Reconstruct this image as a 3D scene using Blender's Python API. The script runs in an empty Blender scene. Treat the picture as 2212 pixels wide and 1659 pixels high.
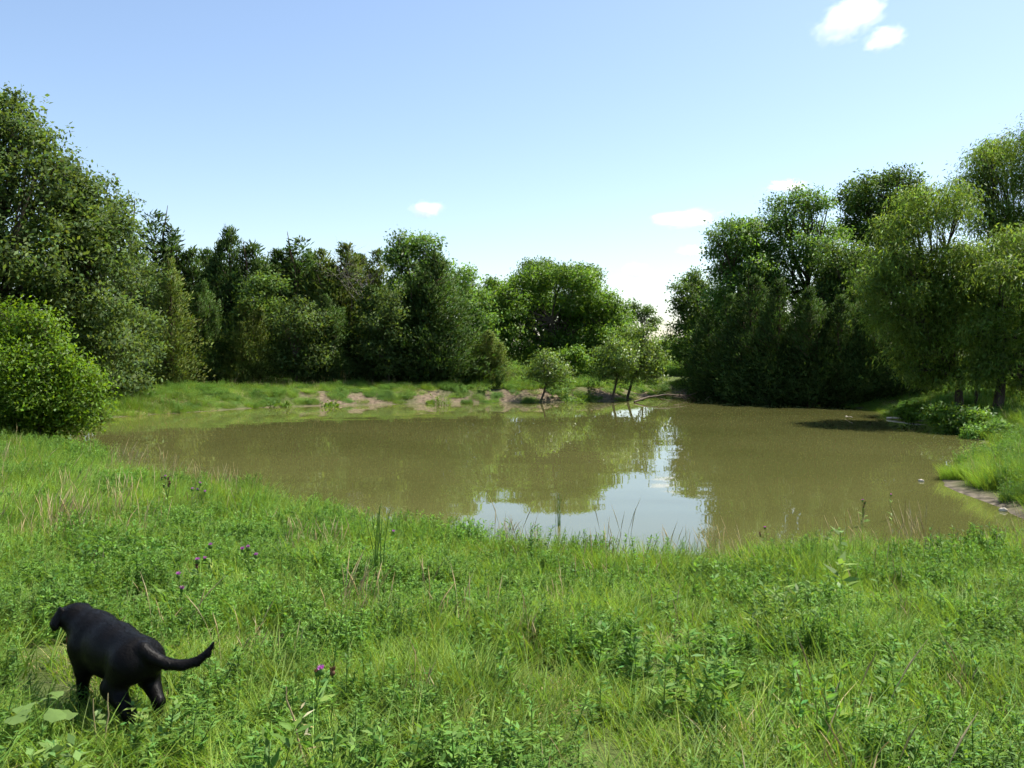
import bpy, math, random
import numpy as np
from mathutils import Vector, Matrix

# ------------------------------------------------------------------ camera, sky, sun, exposure
scene = bpy.context.scene
COL = scene.collection
CAM_Z = 3.0
FPX, CXP, CYP, HORIZON = 1840.0, 1106.0, 829.5, 757.0      # measured on a 2212 x 1659 print of the photograph
PITCH = math.atan((CYP - HORIZON) / FPX)
cam_data = bpy.data.cameras.new('camera')
cam_data.sensor_width = 36.0
cam_data.lens = 36.0 * FPX / 2212.0
cam_data.clip_start = 0.05
cam_data.clip_end = 60000.0
cam = bpy.data.objects.new('camera', cam_data)
cam.location = (0, 0, CAM_Z)
cam.rotation_euler = (math.pi / 2 - PITCH, 0, 0)
COL.objects.link(cam)
scene.camera = cam

SUN_EL = math.radians(61)
SUN_AZ = math.radians(60)        # clockwise from the viewing direction (+Y) towards +X
sun_dir = Vector((math.sin(SUN_AZ) * math.cos(SUN_EL), math.cos(SUN_AZ) * math.cos(SUN_EL), math.sin(SUN_EL)))
world = bpy.data.worlds.new('World')
scene.world = world
world.use_nodes = True
wn = world.node_tree.nodes
wn.clear()
sky = wn.new('ShaderNodeTexSky')
sky.sky_type = 'NISHITA'
sky.sun_disc = False
sky.sun_elevation = SUN_EL
sky.sun_rotation = SUN_AZ
sky.altitude = 200
sky.air_density = 1.0
sky.dust_density = 1.1
sky.ozone_density = 1.0
bg = wn.new('ShaderNodeBackground')
bg.inputs['Strength'].default_value = 0.107
wo = wn.new('ShaderNodeOutputWorld')
world.node_tree.links.new(sky.outputs[0], bg.inputs[0])
world.node_tree.links.new(bg.outputs[0], wo.inputs[0])

sun_data = bpy.data.lights.new('sun', 'SUN')
sun_data.energy = 5.0
sun_data.angle = math.radians(0.55)
sun_data.color = (1.0, 0.95, 0.86)
sun = bpy.data.objects.new('sun', sun_data)
sun.rotation_euler = (-sun_dir).to_track_quat('-Z', 'Y').to_euler()
sun.location = (40, 40, 60)
COL.objects.link(sun)

scene.view_settings.view_transform = 'Standard'
scene.view_settings.look = 'None'
scene.view_settings.gamma = 1.0
scene.view_settings.exposure = 1.0
scene.view_settings.use_curve_mapping = False
scene.render.engine = 'CYCLES'
cy = scene.cycles
cy.use_denoising = True
cy.use_adaptive_sampling = True
cy.adaptive_threshold = 0.03
cy.adaptive_min_samples = 16
cy.max_bounces = 7
cy.diffuse_bounces = 3
cy.glossy_bounces = 2
cy.transmission_bounces = 3
cy.transparent_max_bounces = 4
cy.volume_bounces = 6
cy.caustics_reflective = False
cy.caustics_refractive = False
cy.sample_clamp_indirect = 6.0

# ------------------------------------------------------------------ helpers
def ray(px, py):
    u, v = (px - CXP) / FPX, (CYP - py) / FPX
    c, s = math.cos(PITCH), math.sin(PITCH)
    return np.array([u, c + v * s, v * c - s])

def on_level(px, py, z=0.0):
    r = ray(px, py)
    return r * ((z - CAM_Z) / r[2]) + np.array([0, 0, CAM_Z])

def at_depth(px, py, y):
    r = ray(px, py)
    return r * (y / r[1]) + np.array([0, 0, CAM_Z])

def tag(o, label=None, cat=None, group=None, kind=None):
    if label: o['label'] = label
    if cat: o['category'] = cat
    if group: o['group'] = group
    if kind: o['kind'] = kind
    return o

def empty(name, loc=(0, 0, 0), rz=0.0):
    o = bpy.data.objects.new(name, None)
    o.location = loc
    o.rotation_euler = (0, 0, rz)
    o.empty_display_size = 0.2
    COL.objects.link(o)
    return o

def link(name, mesh, parent=None, mats=()):
    o = bpy.data.objects.new(name, mesh)
    COL.objects.link(o)
    if parent is not None: o.parent = parent
    return o

def np_mesh(name, verts, faces, mat=None, col=None, smooth=False, attrs=None, normals=None):
    """verts (N,3), faces (M,k) same k; col (M,3) stored per face as 'col'"""
    me = bpy.data.meshes.new(name)
    verts = np.asarray(verts, dtype=np.float32).reshape(-1, 3)
    faces = np.asarray(faces, dtype=np.int32)
    m, k = faces.shape
    me.vertices.add(len(verts))
    me.vertices.foreach_set('co', verts.ravel())
    me.loops.add(m * k)
    me.loops.foreach_set('vertex_index', faces.ravel())
    me.polygons.add(m)
    me.polygons.foreach_set('loop_start', np.arange(m, dtype=np.int32) * k)
    me.polygons.foreach_set('loop_total', np.full(m, k, dtype=np.int32))
    if smooth:
        me.polygons.foreach_set('use_smooth', np.ones(m, dtype=bool))
    if col is not None:
        a = me.attributes.new('col', 'FLOAT_COLOR', 'FACE')
        c4 = np.ones((m, 4), dtype=np.float32)
        c4[:, :3] = col
        a.data.foreach_set('color', c4.ravel())
    if normals is not None:
        a = me.attributes.new('custom_normal', 'FLOAT_VECTOR', 'POINT')
        a.data.foreach_set('vector', np.asarray(normals, dtype=np.float32).ravel())
    if attrs:
        for an, av in attrs.items():
            a = me.attributes.new(an, 'FLOAT', 'POINT')
            a.data.foreach_set('value', np.asarray(av, dtype=np.float32))
    me.update()
    me.validate()
    if mat: me.materials.append(mat)
    return me

def unit(v):
    return v / np.maximum(np.linalg.norm(v, axis=-1, keepdims=True), 1e-9)

def rand_dirs(rng, n):
    return unit(rng.normal(size=(n, 3)))

# lattice value noise (for terrain and vegetation patches)
_lat = np.random.default_rng(5).random((64, 64))
def vnoise(x, y, s):
    x = np.asarray(x, float) / s + 1000.0; y = np.asarray(y, float) / s + 1000.0
    xi = np.floor(x).astype(int); yi = np.floor(y).astype(int)
    fx = x - xi; fy = y - yi
    fx = fx * fx * (3 - 2 * fx); fy = fy * fy * (3 - 2 * fy)
    a = _lat[xi % 64, yi % 64]; b = _lat[(xi + 1) % 64, yi % 64]
    c = _lat[xi % 64, (yi + 1) % 64]; d = _lat[(xi + 1) % 64, (yi + 1) % 64]
    return (a * (1 - fx) + b * fx) * (1 - fy) + (c * (1 - fx) + d * fx) * fy

def fbm(x, y, s):
    return (vnoise(x, y, s) * 0.55 + vnoise(x + 37, y - 11, s / 2.1) * 0.3 + vnoise(x - 5, y + 71, s / 4.3) * 0.15)

def sstep(a, b, x):
    t = np.clip((x - a) / (b - a), 0, 1)
    return t * t * (3 - 2 * t)

# ------------------------------------------------------------------ materials
def new_mat(name):
    m = bpy.data.materials.new(name)
    m.use_nodes = True
    n = m.node_tree.nodes
    n.clear()
    return m, n, m.node_tree.links

def leaf_mat(name, base, trans=0.38, gloss=0.35, rough=0.45, patch=0.25, scale=1.5, sat=1.0, tcol=None):
    """leaf: principled front + translucent back, tinted per leaf ('col') and in soft natural patches"""
    m, n, L = new_mat(name)
    at = n.new('ShaderNodeAttribute'); at.attribute_name = 'col'
    geo = n.new('ShaderNodeNewGeometry')
    nz = n.new('ShaderNodeTexNoise'); nz.inputs['Scale'].default_value = scale; nz.inputs['Detail'].default_value = 2
    L.new(geo.outputs['Position'], nz.inputs['Vector'])
    mr = n.new('ShaderNodeMapRange')
    mr.inputs[1].default_value = 0.3; mr.inputs[2].default_value = 0.7
    mr.inputs[3].default_value = 1 - patch; mr.inputs[4].default_value = 1 + patch
    L.new(nz.outputs[0], mr.inputs[0])
    rgb = n.new('ShaderNodeRGB'); rgb.outputs[0].default_value = (*base, 1)
    mul = n.new('ShaderNodeMix'); mul.data_type = 'RGBA'; mul.blend_type = 'MULTIPLY'; mul.inputs[0].default_value = 1
    L.new(rgb.outputs[0], mul.inputs[6]); L.new(at.outputs['Color'], mul.inputs[7])
    hsv = n.new('ShaderNodeHueSaturation'); hsv.inputs['Saturation'].default_value = sat
    L.new(mr.outputs[0], hsv.inputs['Value']); L.new(mul.outputs[2], hsv.inputs['Color'])
    pr = n.new('ShaderNodeBsdfPrincipled')
    pr.inputs['Roughness'].default_value = rough
    pr.inputs['Specular IOR Level'].default_value = gloss
    L.new(hsv.outputs[0], pr.inputs['Base Color'])
    tr = n.new('ShaderNodeBsdfTranslucent')
    tm = n.new('ShaderNodeMix'); tm.data_type = 'RGBA'; tm.blend_type = 'MULTIPLY'; tm.inputs[0].default_value = 1
    tm.inputs[7].default_value = (*(tcol or (1.35, 1.3, 0.55)), 1)
    L.new(hsv.outputs[0], tm.inputs[6]); L.new(tm.outputs[2], tr.inputs[0])
    mx = n.new('ShaderNodeMixShader'); mx.inputs[0].default_value = trans
    L.new(pr.outputs[0], mx.inputs[1]); L.new(tr.outputs[0], mx.inputs[2])
    out = n.new('ShaderNodeOutputMaterial'); L.new(mx.outputs[0], out.inputs[0])
    return m

def plain_mat(name, c1, c2, scale=8.0, rough=0.8, bump=0.3, spec=0.3, detail=6, stretch=(1, 1, 1)):
    m, n, L = new_mat(name)
    tc = n.new('ShaderNodeTexCoord')
    mp = n.new('ShaderNodeMapping'); mp.inputs['Scale'].default_value = stretch
    L.new(tc.outputs['Object'], mp.inputs[0])
    nz = n.new('ShaderNodeTexNoise'); nz.inputs['Scale'].default_value = scale; nz.inputs['Detail'].default_value = detail
    L.new(mp.outputs[0], nz.inputs['Vector'])
    cr = n.new('ShaderNodeValToRGB')
    cr.color_ramp.elements[0].position = 0.3; cr.color_ramp.elements[0].color = (*c1, 1)
    cr.color_ramp.elements[1].position = 0.7; cr.color_ramp.elements[1].color = (*c2, 1)
    L.new(nz.outputs[0], cr.inputs[0])
    bp = n.new('ShaderNodeBump'); bp.inputs['Strength'].default_value = bump; bp.inputs['Distance'].default_value = 0.02
    L.new(nz.outputs[0], bp.inputs['Height'])
    pr = n.new('ShaderNodeBsdfPrincipled'); pr.inputs['Roughness'].default_value = rough
    pr.inputs['Specular IOR Level'].default_value = spec
    L.new(cr.outputs[0], pr.inputs['Base Color']); L.new(bp.outputs[0], pr.inputs['Normal'])
    out = n.new('ShaderNodeOutputMaterial'); L.new(pr.outputs[0], out.inputs[0])
    return m

M = {}
M['bark'] = plain_mat('bark', (0.035, 0.026, 0.018), (0.11, 0.085, 0.06), 6, 0.9, 0.6, 0.2, stretch=(1, 1, 0.25))
M['bark_red'] = plain_mat('cedar_bark', (0.05, 0.03, 0.02), (0.14, 0.09, 0.06), 6, 0.9, 0.6, 0.2, stretch=(1, 1, 0.2))
M['grey_wood'] = plain_mat('dead_grey_wood', (0.12, 0.10, 0.085), (0.30, 0.27, 0.23), 7, 0.85, 0.4, 0.2)
M['brown_wood'] = plain_mat('wet_brown_wood', (0.05, 0.035, 0.022), (0.14, 0.10, 0.065), 7, 0.7, 0.4, 0.3)
M['pale_wood'] = plain_mat('bleached_wood', (0.32, 0.28, 0.22), (0.55, 0.50, 0.42), 7, 0.8, 0.3, 0.2)
M['oak'] = leaf_mat('oak_leaves', (0.084, 0.145, 0.034), 0.42, 0.12, 0.55, 0.2, 0.6)
M['oak_grey'] = leaf_mat('post_oak_leaves', (0.090, 0.140, 0.042), 0.44, 0.12, 0.55, 0.22, 0.6)
M['ash'] = leaf_mat('ash_leaves', (0.108, 0.200, 0.042), 0.46, 0.22, 0.5, 0.2, 0.6)
M['hackberry'] = leaf_mat('hackberry_leaves', (0.105, 0.195, 0.030), 0.46, 0.22, 0.5, 0.2, 0.5)
M['persimmon'] = leaf_mat('persimmon_leaves', (0.130, 0.205, 0.045), 0.44, 0.35, 0.42, 0.2, 0.8)
M['cedar'] = leaf_mat('cedar_sprays', (0.060, 0.100, 0.026), 0.28, 0.08, 0.65, 0.3, 0.7, tcol=(1.1, 1.3, 0.5))
M['cedar_olive'] = leaf_mat('olive_cedar_sprays', (0.112, 0.150, 0.032), 0.32, 0.1, 0.6, 0.3, 0.7, tcol=(1.15, 1.25, 0.5))
M['willow'] = leaf_mat('willow_leaves', (0.140, 0.220, 0.048), 0.52, 0.2, 0.5, 0.2, 0.6)
M['elm'] = leaf_mat('elm_bush_leaves', (0.112, 0.198, 0.018), 0.48, 0.25, 0.5, 0.18, 0.8)
M['grass'] = leaf_mat('grass_blades', (0.168, 0.262, 0.042), 0.42, 0.15, 0.55, 0.30, 0.7, tcol=(1.25, 1.25, 0.6))
M['forb'] = leaf_mat('forb_leaves', (0.136, 0.250, 0.050), 0.42, 0.15, 0.55, 0.24, 0.9, tcol=(1.2, 1.25, 0.6))
M['weed_pale'] = leaf_mat('pale_weed_leaves', (0.17, 0.27, 0.07), 0.40, 0.2, 0.5, 0.15, 2.0)
M['straw'] = leaf_mat('straw', (0.46, 0.38, 0.20), 0.3, 0.1, 0.6, 0.15, 3.0, tcol=(1.1, 1.0, 0.8))
M['thistle_purple'] = leaf_mat('thistle_petals', (0.52, 0.17, 0.48), 0.35, 0.2, 0.6, 0.1, 5, tcol=(1.1, 0.9, 1.1))
M['thistle_brown'] = leaf_mat('spent_thistle', (0.16, 0.085, 0.045), 0.1, 0.2, 0.7, 0.2, 5, tcol=(1, 1, 1))

# ------------------------------------------------------------------ pond outline and terrain
shore_px = [  # water line read off the photograph, clockwise from the left end of the far bank
    (120, 938), (165, 912), (250, 902), (340, 896), (450, 889), (560, 881), (700, 877), (900, 873), (1000, 872), (1150, 870),
    (1270, 868), (1345, 866), (1400, 859), (1440, 853), (1500, 853), (1545, 857), (1640, 864), (1740, 871), (1830, 879),
    (1900, 889), (1925, 901), (1960, 908), (2015, 913), (2020, 925), (2060, 940), (2110, 952), (2118, 975), (2085, 1000), (2040, 1022), (2026, 1042),
    (2060, 1062), (2120, 1085), (2190, 1112), (2260, 1150), (2230, 1185), (2100, 1205), (1900, 1212), (1700, 1222), (1500, 1238), (1400, 1240),
    (1300, 1222), (1150, 1200), (1000, 1185), (900, 1168), (800, 1150), (700, 1125), (600, 1102), (480, 1072),
    (350, 1042), (250, 1012), (180, 985), (130, 962)]
SHORE = np.array([on_level(px, py, 0.0)[:2] for px, py in shore_px])

def signed_dist(P):
    """distance to the water line, positive on land"""
    P = np.asarray(P, float).reshape(-1, 2)
    A = SHORE; B = np.roll(SHORE, -1, 0)
    best = np.full(len(P), 1e9); inside = np.zeros(len(P), bool)
    for a, b in zip(A, B):
        ab = b - a; ap = P - a
        t = np.clip((ap @ ab) / (ab @ ab), 0, 1)
        best = np.minimum(best, np.linalg.norm(ap - t[:, None] * ab, axis=1))
        cr = ((a[1] > P[:, 1]) != (b[1] > P[:, 1]))
        xi = a[0] + (P[:, 1] - a[1]) / (b[1] - a[1] + 1e-12) * (b[0] - a[0])
        inside ^= cr & (P[:, 0] < xi)
    return np.where(inside, -best, best)

def ground_z(x, y, sd=None):
    x = np.asarray(x, float); y = np.asarray(y, float)
    if sd is None: sd = signed_dist(np.stack([x.ravel(), y.ravel()], 1)).reshape(x.shape)
    land = np.maximum(sd, 0)
    near = 1.75 * (1 - np.exp(-land / 8.0)) + 0.06 * (fbm(x, y, 2.2) - 0.5) * np.minimum(land, 1)
    far = 0.72 * sstep(0, 2.6, land + 0.8 * (fbm(x, y, 1.6) - 0.5)) + 0.010 * np.minimum(land, 90) + 0.10 * (fbm(x, y, 5) - 0.5) * np.minimum(land / 3, 1)
    side = 0.55 * sstep(0, 4.0, land) + 0.012 * np.minimum(land, 90) + 0.12 * (fbm(x, y, 3) - 0.5) * np.minimum(land / 2, 1)
    wn_ = sstep(24, 13, y)
    ws = sstep(46, 38, y) * (1 - wn_)
    wf = 1 - wn_ - ws
    z = near * wn_ + side * ws + far * wf
    return np.where(sd > 0, z, np.maximum(-0.12 * -sd - 0.03, -1.2))


def axis(dense0, dense1, step, lo, hi):
    a = list(np.arange(dense0, dense1 + 1e-6, step))
    s = step
    while a[-1] < hi:
        s *= 1.35; a.append(a[-1] + s)
    s = step
    while a[0] > lo:
        s *= 1.35; a.insert(0, a[0] - s)
    return np.array(a)

gx = axis(-34, 34, 0.4, -14000, 14000)
gy = axis(-4, 62, 0.4, -3000, 16000)
GX, GY = np.meshgrid(gx, gy, indexing='ij')
SD = signed_dist(np.stack([GX.ravel(), GY.ravel()], 1)).reshape(GX.shape)
GZ = ground_z(GX, GY, SD)

def gz(x, y):
    """height of the ground sheet itself"""
    i = min(max(int(np.searchsorted(gx, x)) - 1, 0), len(gx) - 2); j = min(max(int(np.searchsorted(gy, y)) - 1, 0), len(gy) - 2)
    u = (x - gx[i]) / (gx[i + 1] - gx[i]); v = (y - gy[j]) / (gy[j + 1] - gy[j])
    return float((GZ[i, j] * (1 - u) + GZ[i + 1, j] * u) * (1 - v) + (GZ[i, j + 1] * (1 - u) + GZ[i + 1, j + 1] * u) * v)

def bare_mask(x, y, sd):
    """where the reddish bank soil lies open"""
    u = CXP + x / np.maximum(y, 1) * FPX
    n = fbm(x, y, 3.0)
    n2 = fbm(x + 50, y, 1.1)
    colm = sstep(560, 720, u) * sstep(1420, 1300, u) * (y > 38)
    b = colm * sstep(0.1, 0.4, sd) * sstep(2.8, 1.4, sd + 2.4 * (n - 0.5)) * (0.4 + 0.6 * sstep(0.38, 0.54, n2))
    inlet = sstep(1330, 1400, u) * sstep(1560, 1500, u) * (y > 45) * sstep(2.0, 0.8, sd) * 0.9
    mud = sstep(0.40, 0.10, sd) * (0.3 + 0.7 * n2)
    gravel = sstep(2005, 2040, u) * (y > 14) * (y < 21.5) * sstep(0.50, 0.25, sd + 0.5 * (n2 - 0.5)) * 0.9
    return np.clip(np.maximum.reduce([b, inlet, mud, gravel]), 0, 1) * (sd > -3), np.clip(gravel, 0, 1)

BARE, GRAVEL = bare_mask(GX, GY, SD)
nx, ny = GX.shape
idx = np.arange(nx * ny).reshape(nx, ny)
gf = np.stack([idx[:-1, :-1], idx[1:, :-1], idx[1:, 1:], idx[:-1, 1:]], -1).reshape(-1, 4)

def ground_material():
    m, n, L = new_mat('meadow_soil_and_turf')
    geo = n.new('ShaderNodeNewGeometry')
    at = n.new('ShaderNodeAttribute'); at.attribute_name = 'bare'
    ag = n.new('ShaderNodeAttribute'); ag.attribute_name = 'gravel'
    n1 = n.new('ShaderNodeTexNoise'); n1.inputs['Scale'].default_value = 0.35; n1.inputs['Detail'].default_value = 6
    n2 = n.new('ShaderNodeTexNoise'); n2.inputs['Scale'].default_value = 5.0; n2.inputs['Detail'].default_value = 8
    for t in (n1, n2): L.new(geo.outputs['Position'], t.inputs['Vector'])
    turf = n.new('ShaderNodeValToRGB')
    e = turf.color_ramp.elements
    e[0].position = 0.3; e[0].color = (0.045, 0.062, 0.018, 1)
    e[1].position = 0.7; e[1].color = (0.085, 0.11, 0.03, 1)
    L.new(n1.outputs[0], turf.inputs[0])
    soil = n.new('ShaderNodeValToRGB')
    e = soil.color_ramp.elements
    e[0].position = 0.3; e[0].color = (0.070, 0.053, 0.036, 1)
    e[1].position = 0.72; e[1].color = (0.215, 0.165, 0.112, 1)
    L.new(n2.outputs[0], soil.inputs[0])
    grav = n.new('ShaderNodeValToRGB')
    e = grav.color_ramp.elements
    e[0].position = 0.35; e[0].color = (0.05, 0.042, 0.032, 1)
    e[1].position = 0.7; e[1].color = (0.19, 0.16, 0.125, 1)
    L.new(n2.outputs[0], grav.inputs[0])
    sg = n.new('ShaderNodeMix'); sg.data_type = 'RGBA'
    L.new(ag.outputs['Fac'], sg.inputs[0]); L.new(soil.outputs[0], sg.inputs[6]); L.new(grav.outputs[0], sg.inputs[7])
    mx = n.new('ShaderNodeMix'); mx.data_type = 'RGBA'
    L.new(at.outputs['Fac'], mx.inputs[0]); L.new(turf.outputs[0], mx.inputs[6]); L.new(sg.outputs[2], mx.inputs[7])
    bp = n.new('ShaderNodeBump'); bp.inputs['Strength'].default_value = 0.9; bp.inputs['Distance'].default_value = 0.10
    L.new(n2.outputs[0], bp.inputs['Height'])
    pr = n.new('ShaderNodeBsdfPrincipled'); pr.inputs['Roughness'].default_value = 0.95
    pr.inputs['Specular IOR Level'].default_value = 0.1
    L.new(mx.outputs[2], pr.inputs['Base Color']); L.new(bp.outputs[0], pr.inputs['Normal'])
    out = n.new('ShaderNodeOutputMaterial'); L.new(pr.outputs[0], out.inputs[0])
    return m

ground = link('ground', np_mesh('ground', np.stack([GX, GY, GZ], -1), gf, ground_material(), smooth=True,
                                attrs={'bare': BARE.ravel(), 'gravel': GRAVEL.ravel()}))
tag(ground, 'green meadow ground sloping down to the pond with bare red soil on the far bank', 'ground', kind='structure')

# water: an opaque muddy sheet with small ripples
def water_material():
    m, n, L = new_mat('muddy_pond_water')
    geo = n.new('ShaderNodeNewGeometry')
    n2 = n.new('ShaderNodeTexNoise'); n2.inputs['Scale'].default_value = 0.12; n2.inputs['Detail'].default_value = 3
    L.new(geo.outputs['Position'], n2.inputs['Vector'])
    cr = n.new('ShaderNodeValToRGB')
    e = cr.color_ramp.elements
    e[0].position = 0.35; e[0].color = (0.078, 0.081, 0.024, 1)
    e[1].position = 0.65; e[1].color = (0.104, 0.104, 0.034, 1)
    L.new(n2.outputs[0], cr.inputs[0])
    pr = n.new('ShaderNodeBsdfPrincipled')
    pr.inputs['Roughness'].default_value = 0.02
    pr.inputs['IOR'].default_value = 1.72
    L.new(cr.outputs[0], pr.inputs['Base Color'])
    out = n.new('ShaderNodeOutputMaterial'); L.new(pr.outputs[0], out.inputs[0])
    return m

x0, y0 = SHORE.min(0) - 0.8; x1, y1 = SHORE.max(0) + 0.8
wx = np.arange(x0, x1 + 0.22, 0.22); wy = np.arange(y0, y1 + 0.22, 0.22)
WX, WY = np.meshgrid(wx, wy, indexing='ij')
wi = np.arange(WX.size).reshape(WX.shape)
wfaces = np.stack([wi[:-1, :-1], wi[1:, :-1], wi[1:, 1:], wi[:-1, 1:]], -1).reshape(-1, 4)
lanes = 0.35 + 0.65 * sstep(0.42, 0.62, fbm(WX + 11, WY * 1.6, 7.0))            # light wind lanes
WZ = lanes * (0.0050 * (vnoise(WX, WY * 1.5, 1.3) - 0.5) + 0.0022 * (vnoise(WX + 31, WY * 1.6, 0.62) - 0.5))
cen = np.stack([(WX[:-1, :-1] + WX[1:, 1:]).ravel() / 2, (WY[:-1, :-1] + WY[1:, 1:]).ravel() / 2], 1)
wfaces = wfaces[signed_dist(cen) < 1.2]
water = link('pond_water', np_mesh('pond_water', np.stack([WX, WY, WZ], -1), wfaces, water_material(), smooth=True))
tag(water, 'calm muddy olive brown pond water mirroring the trees and sky', 'water', kind='structure')

# ------------------------------------------------------------------ vegetation builders
def tubes(paths, sides=6):
    """list of (points (k,3), radii (k)) -> verts, quads"""
    V, F, base = [], [], 0
    ang = np.linspace(0, 2 * np.pi, sides, endpoint=False)
    for pts, rad in paths:
        pts = np.asarray(pts, float); rad = np.asarray(rad, float)
        k = len(pts)
        tan = unit(np.gradient(pts, axis=0))
        ref = np.where(np.abs(tan[:, 2:3]) > 0.9, np.array([[1.0, 0, 0]]), np.array([[0, 0, 1.0]]))
        a = unit(np.cross(tan, ref)); b = np.cross(tan, a)
        ring = pts[:, None] + rad[:, None, None] * (np.cos(ang)[None, :, None] * a[:, None] + np.sin(ang)[None, :, None] * b[:, None])
        V.append(ring.reshape(-1, 3))
        i = np.arange(k * sides).reshape(k, sides) + base
        j = np.roll(i, -1, 1)
        F.append(np.stack([i[:-1], j[:-1], j[1:], i[1:]], -1).reshape(-1, 4))
        base += k * sides
    return np.concatenate(V), np.concatenate(F)

def limb(rng, a, b, r0, r1, k=6, bend=0.12, sag=0.0):
    t = np.linspace(0, 1, k)[:, None]
    a = np.asarray(a, float); b = np.asarray(b, float)
    L = np.linalg.norm(b - a)
    p = a + (b - a) * t
    off = rng.normal(size=3) * bend * L
    p = p + off * (t * (1 - t) * 2) + np.cumsum(rng.normal(size=(k, 3)) * 0.02 * L, 0) * t
    p[:, 2] += sag * L * (t[:, 0] * (1 - t[:, 0])) * 2
    return p, r0 + (r1 - r0) * t[:, 0]

def leaves(c, d, n, length, width):
    """rhombic leaves: base point c, direction d, normal n"""
    s = unit(np.cross(d, n))
    n2 = np.cross(s, d)
    length = np.asarray(length).reshape(-1, 1); width = np.asarray(width).reshape(-1, 1)
    m = c + d * length * 0.45 + n2 * length * 0.06
    v = np.stack([c, m + s * width * 0.5, c + d * length, m - s * width * 0.5], 1)
    N = len(c)
    return v.reshape(-1, 3), np.arange(N * 4).reshape(N, 4)

def leaf_tint(rng, n, spread=0.22, yellow=0.10):
    v = np.clip(rng.normal(1, spread, n), 0.45, 1.7)
    y = rng.normal(0, yellow, n)
    return np.stack([v * (1 + y), v, v * (1 - 0.6 * y)], 1)

def sub_lobes(rng, lobes, k=6):
    """break every lobe into uneven bough-sized clumps"""
    out = []
    for q in lobes:
        out.append(np.concatenate([q[:3], q[3:] * 0.66]))
        d = rand_dirs(rng, k); d[:, 2] = d[:, 2] * 0.8 + 0.12
        for i in range(k):
            rr = q[3:] * rng.uniform(0.28, 0.46)
            out.append(np.concatenate([q[:3] + d[i] * q[3:] * rng.uniform(0.66, 1.02), rr * np.array([1, 1, 0.85])]))
    return np.array(out)

def lobe_foliage(rng, lobes, n_twigs, per_twig, leaf_len, leaf_w, spread=0.28, droop=0.25, up=0.7, inner=0.45, spray=0.0, tint=0.22):
    lobes = sub_lobes(rng, np.asarray(lobes, float))
    area = (lobes[:, 3] * lobes[:, 4] + lobes[:, 4] * lobes[:, 5] + lobes[:, 3] * lobes[:, 5])
    li = rng.choice(len(lobes), n_twigs, p=area / area.sum())
    dirs = rand_dirs(rng, n_twigs)
    f = 1 - (1 - inner) * rng.random(n_twigs) ** 2.2
    wob = 1 + 0.16 * np.sin(dirs[:, 0] * 5 + li) * np.sin(dirs[:, 2] * 6 + li * 2) + rng.normal(0, 0.07, n_twigs)
    P = lobes[li, :3] + dirs * lobes[li, 3:6] * (f * wob)[:, None]
    # drop most twigs buried deep in another lobe
    core = lobes[li, :3]
    deep = np.zeros(n_twigs, bool)
    for q in lobes:
        r = np.linalg.norm((P - q[:3]) / q[3:6], axis=1)
        deep |= r < 0.55
    keep = ~deep | (rng.random(n_twigs) < 0.25)
    P, dirs = P[keep], dirs[keep]
    nt = len(P)
    c = np.repeat(P, per_twig, 0); out = np.repeat(dirs, per_twig, 0)
    N = len(c)
    ax = unit(out + rng.normal(size=(N, 3)) * 0.1 + np.array([0, 0, -droop]))
    off = rng.normal(size=(N, 3)) * spread * np.array([1, 1, 0.7])
    if spray > 0:
        off += ax * (rng.random((N, 1)) - 0.3) * spray
    c = c + off
    d = unit(out * 0.5 + rng.normal(size=(N, 3)) * 0.75 + np.array([0, 0, -droop]))
    nrm = unit(np.array([0, 0, up]) + out * 0.35 + rng.normal(size=(N, 3)) * 0.55)
    ls = rng.uniform(0.55, 1.25, N); ll = leaf_len * ls; ww = leaf_w * ls * rng.uniform(0.8, 1.2, N)
    twig_t = np.repeat(np.clip(rng.normal(1, 0.13, nt), 0.6, 1.4), per_twig)
    v, fc = leaves(c, d, nrm, ll, ww)
    bough = unit(c - np.repeat(core[keep], per_twig, 0))
    sn = unit(nrm * 0.5 + bough * 0.55 + np.array([0, 0, 0.12]))          # soft clump shading put into bent normals; leaf faces keep their own angle
    return v, fc, leaf_tint(rng, N, tint) * twig_t[:, None], P, np.repeat(sn, 4, 0)

def auto_lobes(rng, zb, zt, R, n, shape='round', dx=0.0):
    out = []
    H = zt - zb
    for i in range(n):
        t = (i + 0.5) / n
        z = zb + H * t
        if shape == 'round': prof = math.sqrt(max(0.05, 1 - (2 * t - 0.9) ** 2))
        elif shape == 'oval': prof = math.sqrt(max(0.05, 1 - (2 * t - 0.8) ** 2)) * (1 - 0.25 * t)
        else: prof = 1.05 - 0.8 * t
        a = i * 2.4 + rng.uniform(-0.5, 0.5)
        r = R * rng.uniform(0.34, 0.48)
        rad = max(0.0, R * prof - r * 0.8) * rng.uniform(0.6, 1.0)
        out.append((math.cos(a) * rad + dx * (t - 0.3), math.sin(a) * rad, min(z, zt - r * 0.55), r, r, r * rng.uniform(0.6, 0.85)))
    out.append((dx * 0.6, 0, zb + H * 0.5, R * 0.55, R * 0.55, H * 0.34))
    out.append((dx, 0, zt - H * 0.13, R * 0.33, R * 0.33, H * 0.14))
    return out

def px_lobes(spec, base, depth, rng, layers=1):
    """lobes given by their outline (px, py, radius px) at a depth, returned relative to the tree's base; each is a full ellipsoid"""
    out = []
    for (px, py, r) in spec:
        w = r * depth / FPX
        for k in range(layers):
            dy = 0 if layers == 1 else rng.uniform(-1.2, 1.2) * w
            p = at_depth(px, py, depth) - np.asarray(base)
            out.append((p[0] + (rng.uniform(-0.15, 0.15) * w), p[1] + dy, p[2] + rng.uniform(-.1, .1) * w, w, w, w * 0.8))
    return out

SEED = [100]
def seed():
    SEED[0] += 1
    return np.random.default_rng(SEED[0])

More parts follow.
